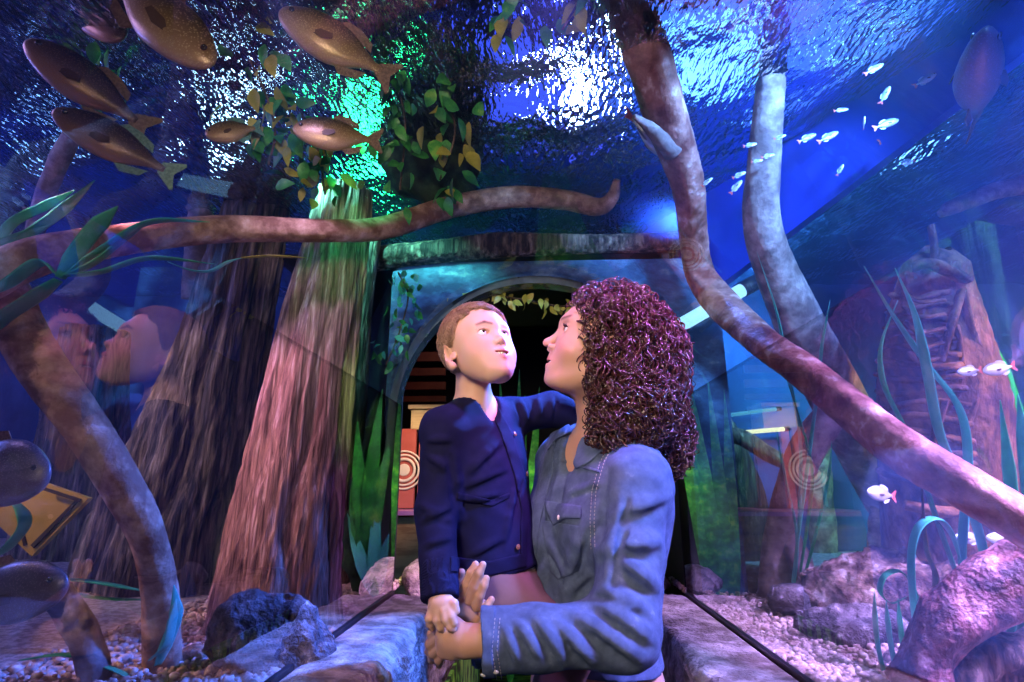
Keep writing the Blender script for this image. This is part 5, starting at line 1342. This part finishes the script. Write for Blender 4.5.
panel('panel', None, None, 393, 429, 417, 508, 4.2, mat_red, .02, bn); panel('edge_strip', None, None, 389, 430, 393, 506, 4.19, mat_teal, .02, bn); panel('return_panel', None, None, 417, 429, 428, 508, 4.21, mat_red, .02, bn)
rc_ = AY(404, 470, 4.175)
for r_ in (.135, .108, .078):
    b = MB(); t = np.linspace(0, 2 * PI, 49)[:-1]; keep = t
    b.tube(np.stack([rc_[0] + np.cos(np.append(t, 0)) * r_, np.full(49, rc_[1]), rc_[2] + np.sin(np.append(t, 0)) * r_], 1), .008 if r_ > .1 else .012, 6, squash=1, cap=False); b.build('ring', mat_cream, bn)
b = MB(); b.ball(rc_, (.045, .006, .045), nu=20, nv=8); b.build('emblem', mat_cream, bn)
mat_crate = mat('pale_wood', (.45, .30, .13), (.55, .38, .18), rough=.6, scale=5, stretch=(1, 1, 6))
cr_ = thing('wooden_crate', 'pale wooden crate on top of the dark cabinet through the arch', 'crate', AY(428, 431, 4.3))
panel('front', None, None, 414, 410, 446, 431, 4.3, mat_crate, .12, cr_); panel('lid', None, None, 412, 407, 448, 411, 4.29, mat_crate, .14, cr_)
cb = thing('cabinet', 'dark red cabinet standing behind the boy under the pale crate', 'cabinet', AY(430, 508, 4.45))
mat_dred = mat('dark_red', (.10, .025, .015), (.14, .04, .02), rough=.5, scale=4)
panel('carcass', None, None, 420, 432, 452, 512, 4.5, mat_dred, .12, cb); panel('door', None, None, 424, 438, 448, 506, 4.37, mat_dred, .012, cb)
sh = thing('shelf_rack', 'dim rack of dark red slanting slats high behind the boy', 'rack', AY(415, 400, 4.6))
for q, (y0, y1) in enumerate(((352, 362), (368, 376), (382, 390), (396, 402))): panel('slat', None, None, 384, y0, 446, y1, 4.6 + .02 * q, mat_dred, .015, sh)
panel('frame', None, None, 384, 345, 388, 408, 4.66, mat_black, .02, sh)
mat_dais = mat('purple_lit_top', (.30, .10, .28), (.42, .16, .36), rough=.35, scale=6)  # purple light on the counter top put into its colour
mat_counter = mat('counter_wood', (.16, .07, .03), (.26, .13, .06), rough=.6, scale=6, stretch=(1, 1, 5))
ct = thing('counter', 'brown counter with a purple lit top holding the red banner', 'counter', (-1.05, 4.2, 0)); zc = AY(404, 509, 4.2)[2]
b = MB(); b.box((-.80, 4.25, zc / 2 - .015), (.45, .34, zc / 2 - .015)); b.build('front', mat_counter, ct, False)
b = MB(); b.box((-.80, 4.25, zc - .014), (.48, .38, .014)); b.build('top', mat_dais, ct, False)
mat_leafy_light = mat('leafy_green_light', (.015, .06, .008), (.10, .34, .03), (.22, .50, .05), rough=.8, scale=7, stretch=(1, 3, 1), mid=(.42, .56))  # green leafy light on the floor, put into the slab's colour
b = MB(); b.box((0, 3.55, .006), (.30, 1.0, .006)); tag(b.build('green_light_patch', mat_leafy_light, smooth=False), 'bright green leafy light with dark streaks, laid as colour on the floor', 'mat')

# reflected streaks of light, built as glowing tubes, and moss
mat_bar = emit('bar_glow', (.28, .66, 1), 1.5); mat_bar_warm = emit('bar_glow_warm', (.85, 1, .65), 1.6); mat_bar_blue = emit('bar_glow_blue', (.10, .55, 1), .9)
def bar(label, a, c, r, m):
    t = thing('reflection_streak', label, 'lamp', W(*a)); P, Q = W(*a), W(*c); d = nrm(Q - P); b = MB(); b.tube(spline([P, (P + Q) / 2, Q], 12), r, 12); b.build('tube', m, t)
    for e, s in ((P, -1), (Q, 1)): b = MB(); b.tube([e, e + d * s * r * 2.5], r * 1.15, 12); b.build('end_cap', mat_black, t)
bar('bright cyan reflection streak behind the curly hair, built as a glowing tube', (672, 330, 1.93), (742, 290, 1.97), .024, mat_bar)
bar('thin yellowish reflection streak, a glowing tube low behind the forked root', (736, 433, 2.9), (784, 429, 2.9), .011, mat_bar_warm)
bar('thin blue reflection streak, a glowing tube above the yellowish one', (722, 416, 2.9), (776, 409, 2.9), .010, mat_bar_blue)
mat_moss = mat('mossy_rock', (.010, .018, .012), (.025, .06, .03), (.05, .12, .05), rough=.9, scale=14, bump=.9, bscale=40, dist=.01)
boulder('dark mossy block added for the darkness behind the leafy vine', 0, 0, 0, (.19, .10, .34), 33, mat_moss, 0, .012, .012, at=W(447, 150, 1.95))  # added block standing in for the dark water behind the vine
boulder('green mossy stone column standing left of the arch', 0, 0, 0, (.075, .07, .42), 35, mat_moss, 0, .008, .009, at=W(368, 500, 1.98))
# ------------------------------------------------------------------ light
def area(nm, p, tgt, e, size, col, spread=None, sy=None):
    l = bpy.data.lights.new(nm, 'AREA'); l.energy = e; l.color = col; l.size = size
    if sy: l.shape = 'RECTANGLE'; l.size_y = sy
    if spread: l.spread = math.radians(spread)
    o = bpy.data.objects.new(nm, l); COL.objects.link(o); o.location = tuple(p)
    o.rotation_euler = (Vector(tuple(p)) - Vector(tuple(tgt))).to_track_quat('Z', 'Y').to_euler(); return o
def spot(nm, p, tgt, e, ang, col, blend=.6, r=.05):
    l = bpy.data.lights.new(nm, 'SPOT'); l.energy = e; l.color = col; l.spot_size = math.radians(ang); l.spot_blend = blend; l.shadow_soft_size = r
    o = bpy.data.objects.new(nm, l); COL.objects.link(o); o.location = tuple(p)
    o.rotation_euler = (Vector(tuple(p)) - Vector(tuple(tgt))).to_track_quat('Z', 'Y').to_euler(); return o
area('flash_softbox', (-.36, -.35, 1.70), (0, 1.2, 1.30), 3.5, .3, (1, .74, .54), 75)
spot('blue_overhead', (.98, .72, 2.1), (.24, 1.02, 1.12), 215, 31, (.10, .26, 1), .5, .08)
spot('violet_rim', (.62, .66, 2.24), (.20, 1.2, 1.58), 190, 32, (.72, .18, 1), .6, .06)
spot('violet_top', (.05, .80, 2.25), (.02, 1.2, 1.45), 40, 50, (.72, .30, 1))
spot('trunk_pink', (-1.1, 1.0, 1.9), (-.64, 1.55, 1.2), 60, 46, (1, .40, .62))
spot('blue_back', W(691, 207, 1.90), (.06, 1.2, 1.34), 520, 60, (.08, .20, 1), .5, .03)
spot('fish_fill', (-.2, -.1, 1.7), (-.62, 1.0, 2.05), 9, 72, (1, .72, .45), .6, .1)
spot('trunk_violet', (-.5, .8, 2.2), (-.60, 1.6, 1.45), 30, 36, (.72, .48, 1))
spot('leaf_fill', (.0, -.1, 1.6), (-.05, 1.1, 2.08), 13, 66, (1, .9, .6), .6, .1)
spot('pillar_green', (-.22, 1.45, 1.78), (-.62, 1.88, 1.28), 30, 40, (.55, 1, .25))
spot('trunk_grey', (-1.95, 1.0, 2.1), (-1.15, 2.0, 1.25), 34, 46, (1, .80, .78))  # unseen spot added to lift the dim fluted trunk
spot('branch_warm', (-.1, -.2, 1.72), (-.42, 1.7, 2.02), 24, 52, (1, .80, .60), 1)  # unseen spot added to brighten the pale branch
spot('room_green', (.30, 2.75, 1.95), (-.02, 3.25, 1.62), 9, 60, (.5, 1, .25))  # added spot, brightens the plant beyond the arch
spot('room_red', (-.7, 3.5, 2.6), (-.95, 4.5, 1.95), 7, 60, (1, .45, .3))  # added spot, brings up the slats behind the boy
spot('trunk_amber', (-1.5, .9, 1.6), (-.72, 1.5, .95), 22, 45, (1, .5, .2))
area('left_blue', (-2.9, 1.3, 2.2), (-1.4, 2.5, 1.3), 22, .5, (.18, .22, 1))
area('left_violet', (-1.5, .8, 2.2), (-.8, 1.4, .9), 3, .3, (.55, .38, 1))
spot('green_left', (-.50, 1.40, 2.23), (-.60, 1.9, 1.2), 8, 55, (.05, 1, .35))
spot('right_blue', (1.35, .55, 2.25), (.95, 2.9, 1.35), 190, 34, (.10, .27, 1), .8)
area('right_violet', (1.5, .5, 2.2), (.76, 1.25, .86), 34, .4, (.42, .30, 1), 50)
spot('right_back_cyan', (1.0, 2.3, 2.26), (1.0, 3.1, 1.5), 120, 90, (.1, .45, 1))
spot('post_amber', (2.1, 1.0, 1.9), (1.40, 1.55, 1.45), 95, 44, (1, .5, .2))
spot('plant_green', (2.0, 1.2, 2.0), (1.75, 1.8, 1.6), 110, 60, (.1, 1, .3))
spot('arch_yellow', (-.22, 1.75, 1.85), (-.42, 2.3, .90), 26, 34, (1, .68, .14))
spot('banner_spot', (-.5, 3.2, 2.0), (-1.0, 4.2, 1.25), 60, 50, (1, .75, .6))
spot('floor_green', (0, 3.6, 2.05), (0, 3.6, 0), 45, 40, (.55, 1, .3))
spot('portal_blue', (.9, .72, 2.25), (.35, 2.08, 1.9), 220, 60, (.15, .4, 1))
spot('portal_teal', (-.75, 1.5, 2.25), (-.5, 2.1, 1.85), 90, 60, (.15, 1, .75))
w = bpy.data.worlds.new('world'); scene.world = w; w.use_nodes = True
w.node_tree.nodes['Background'].inputs[0].default_value = (.10, .12, .45, 1); w.node_tree.nodes['Background'].inputs[1].default_value = .03
scene.view_settings.view_transform = 'Standard'; scene.view_settings.look = 'None'; scene.view_settings.gamma = 1; scene.view_settings.exposure = .4
scene.view_settings.use_curve_mapping = False
cy = scene.cycles; cy.use_denoising = True; cy.transparent_max_bounces = 24; cy.max_bounces = 8; cy.glossy_bounces = 4; cy.transmission_bounces = 6; cy.diffuse_bounces = 2
cy.caustics_refractive = False; cy.caustics_reflective = False; cy.sample_clamp_indirect = 4; cy.sample_clamp_direct = 0
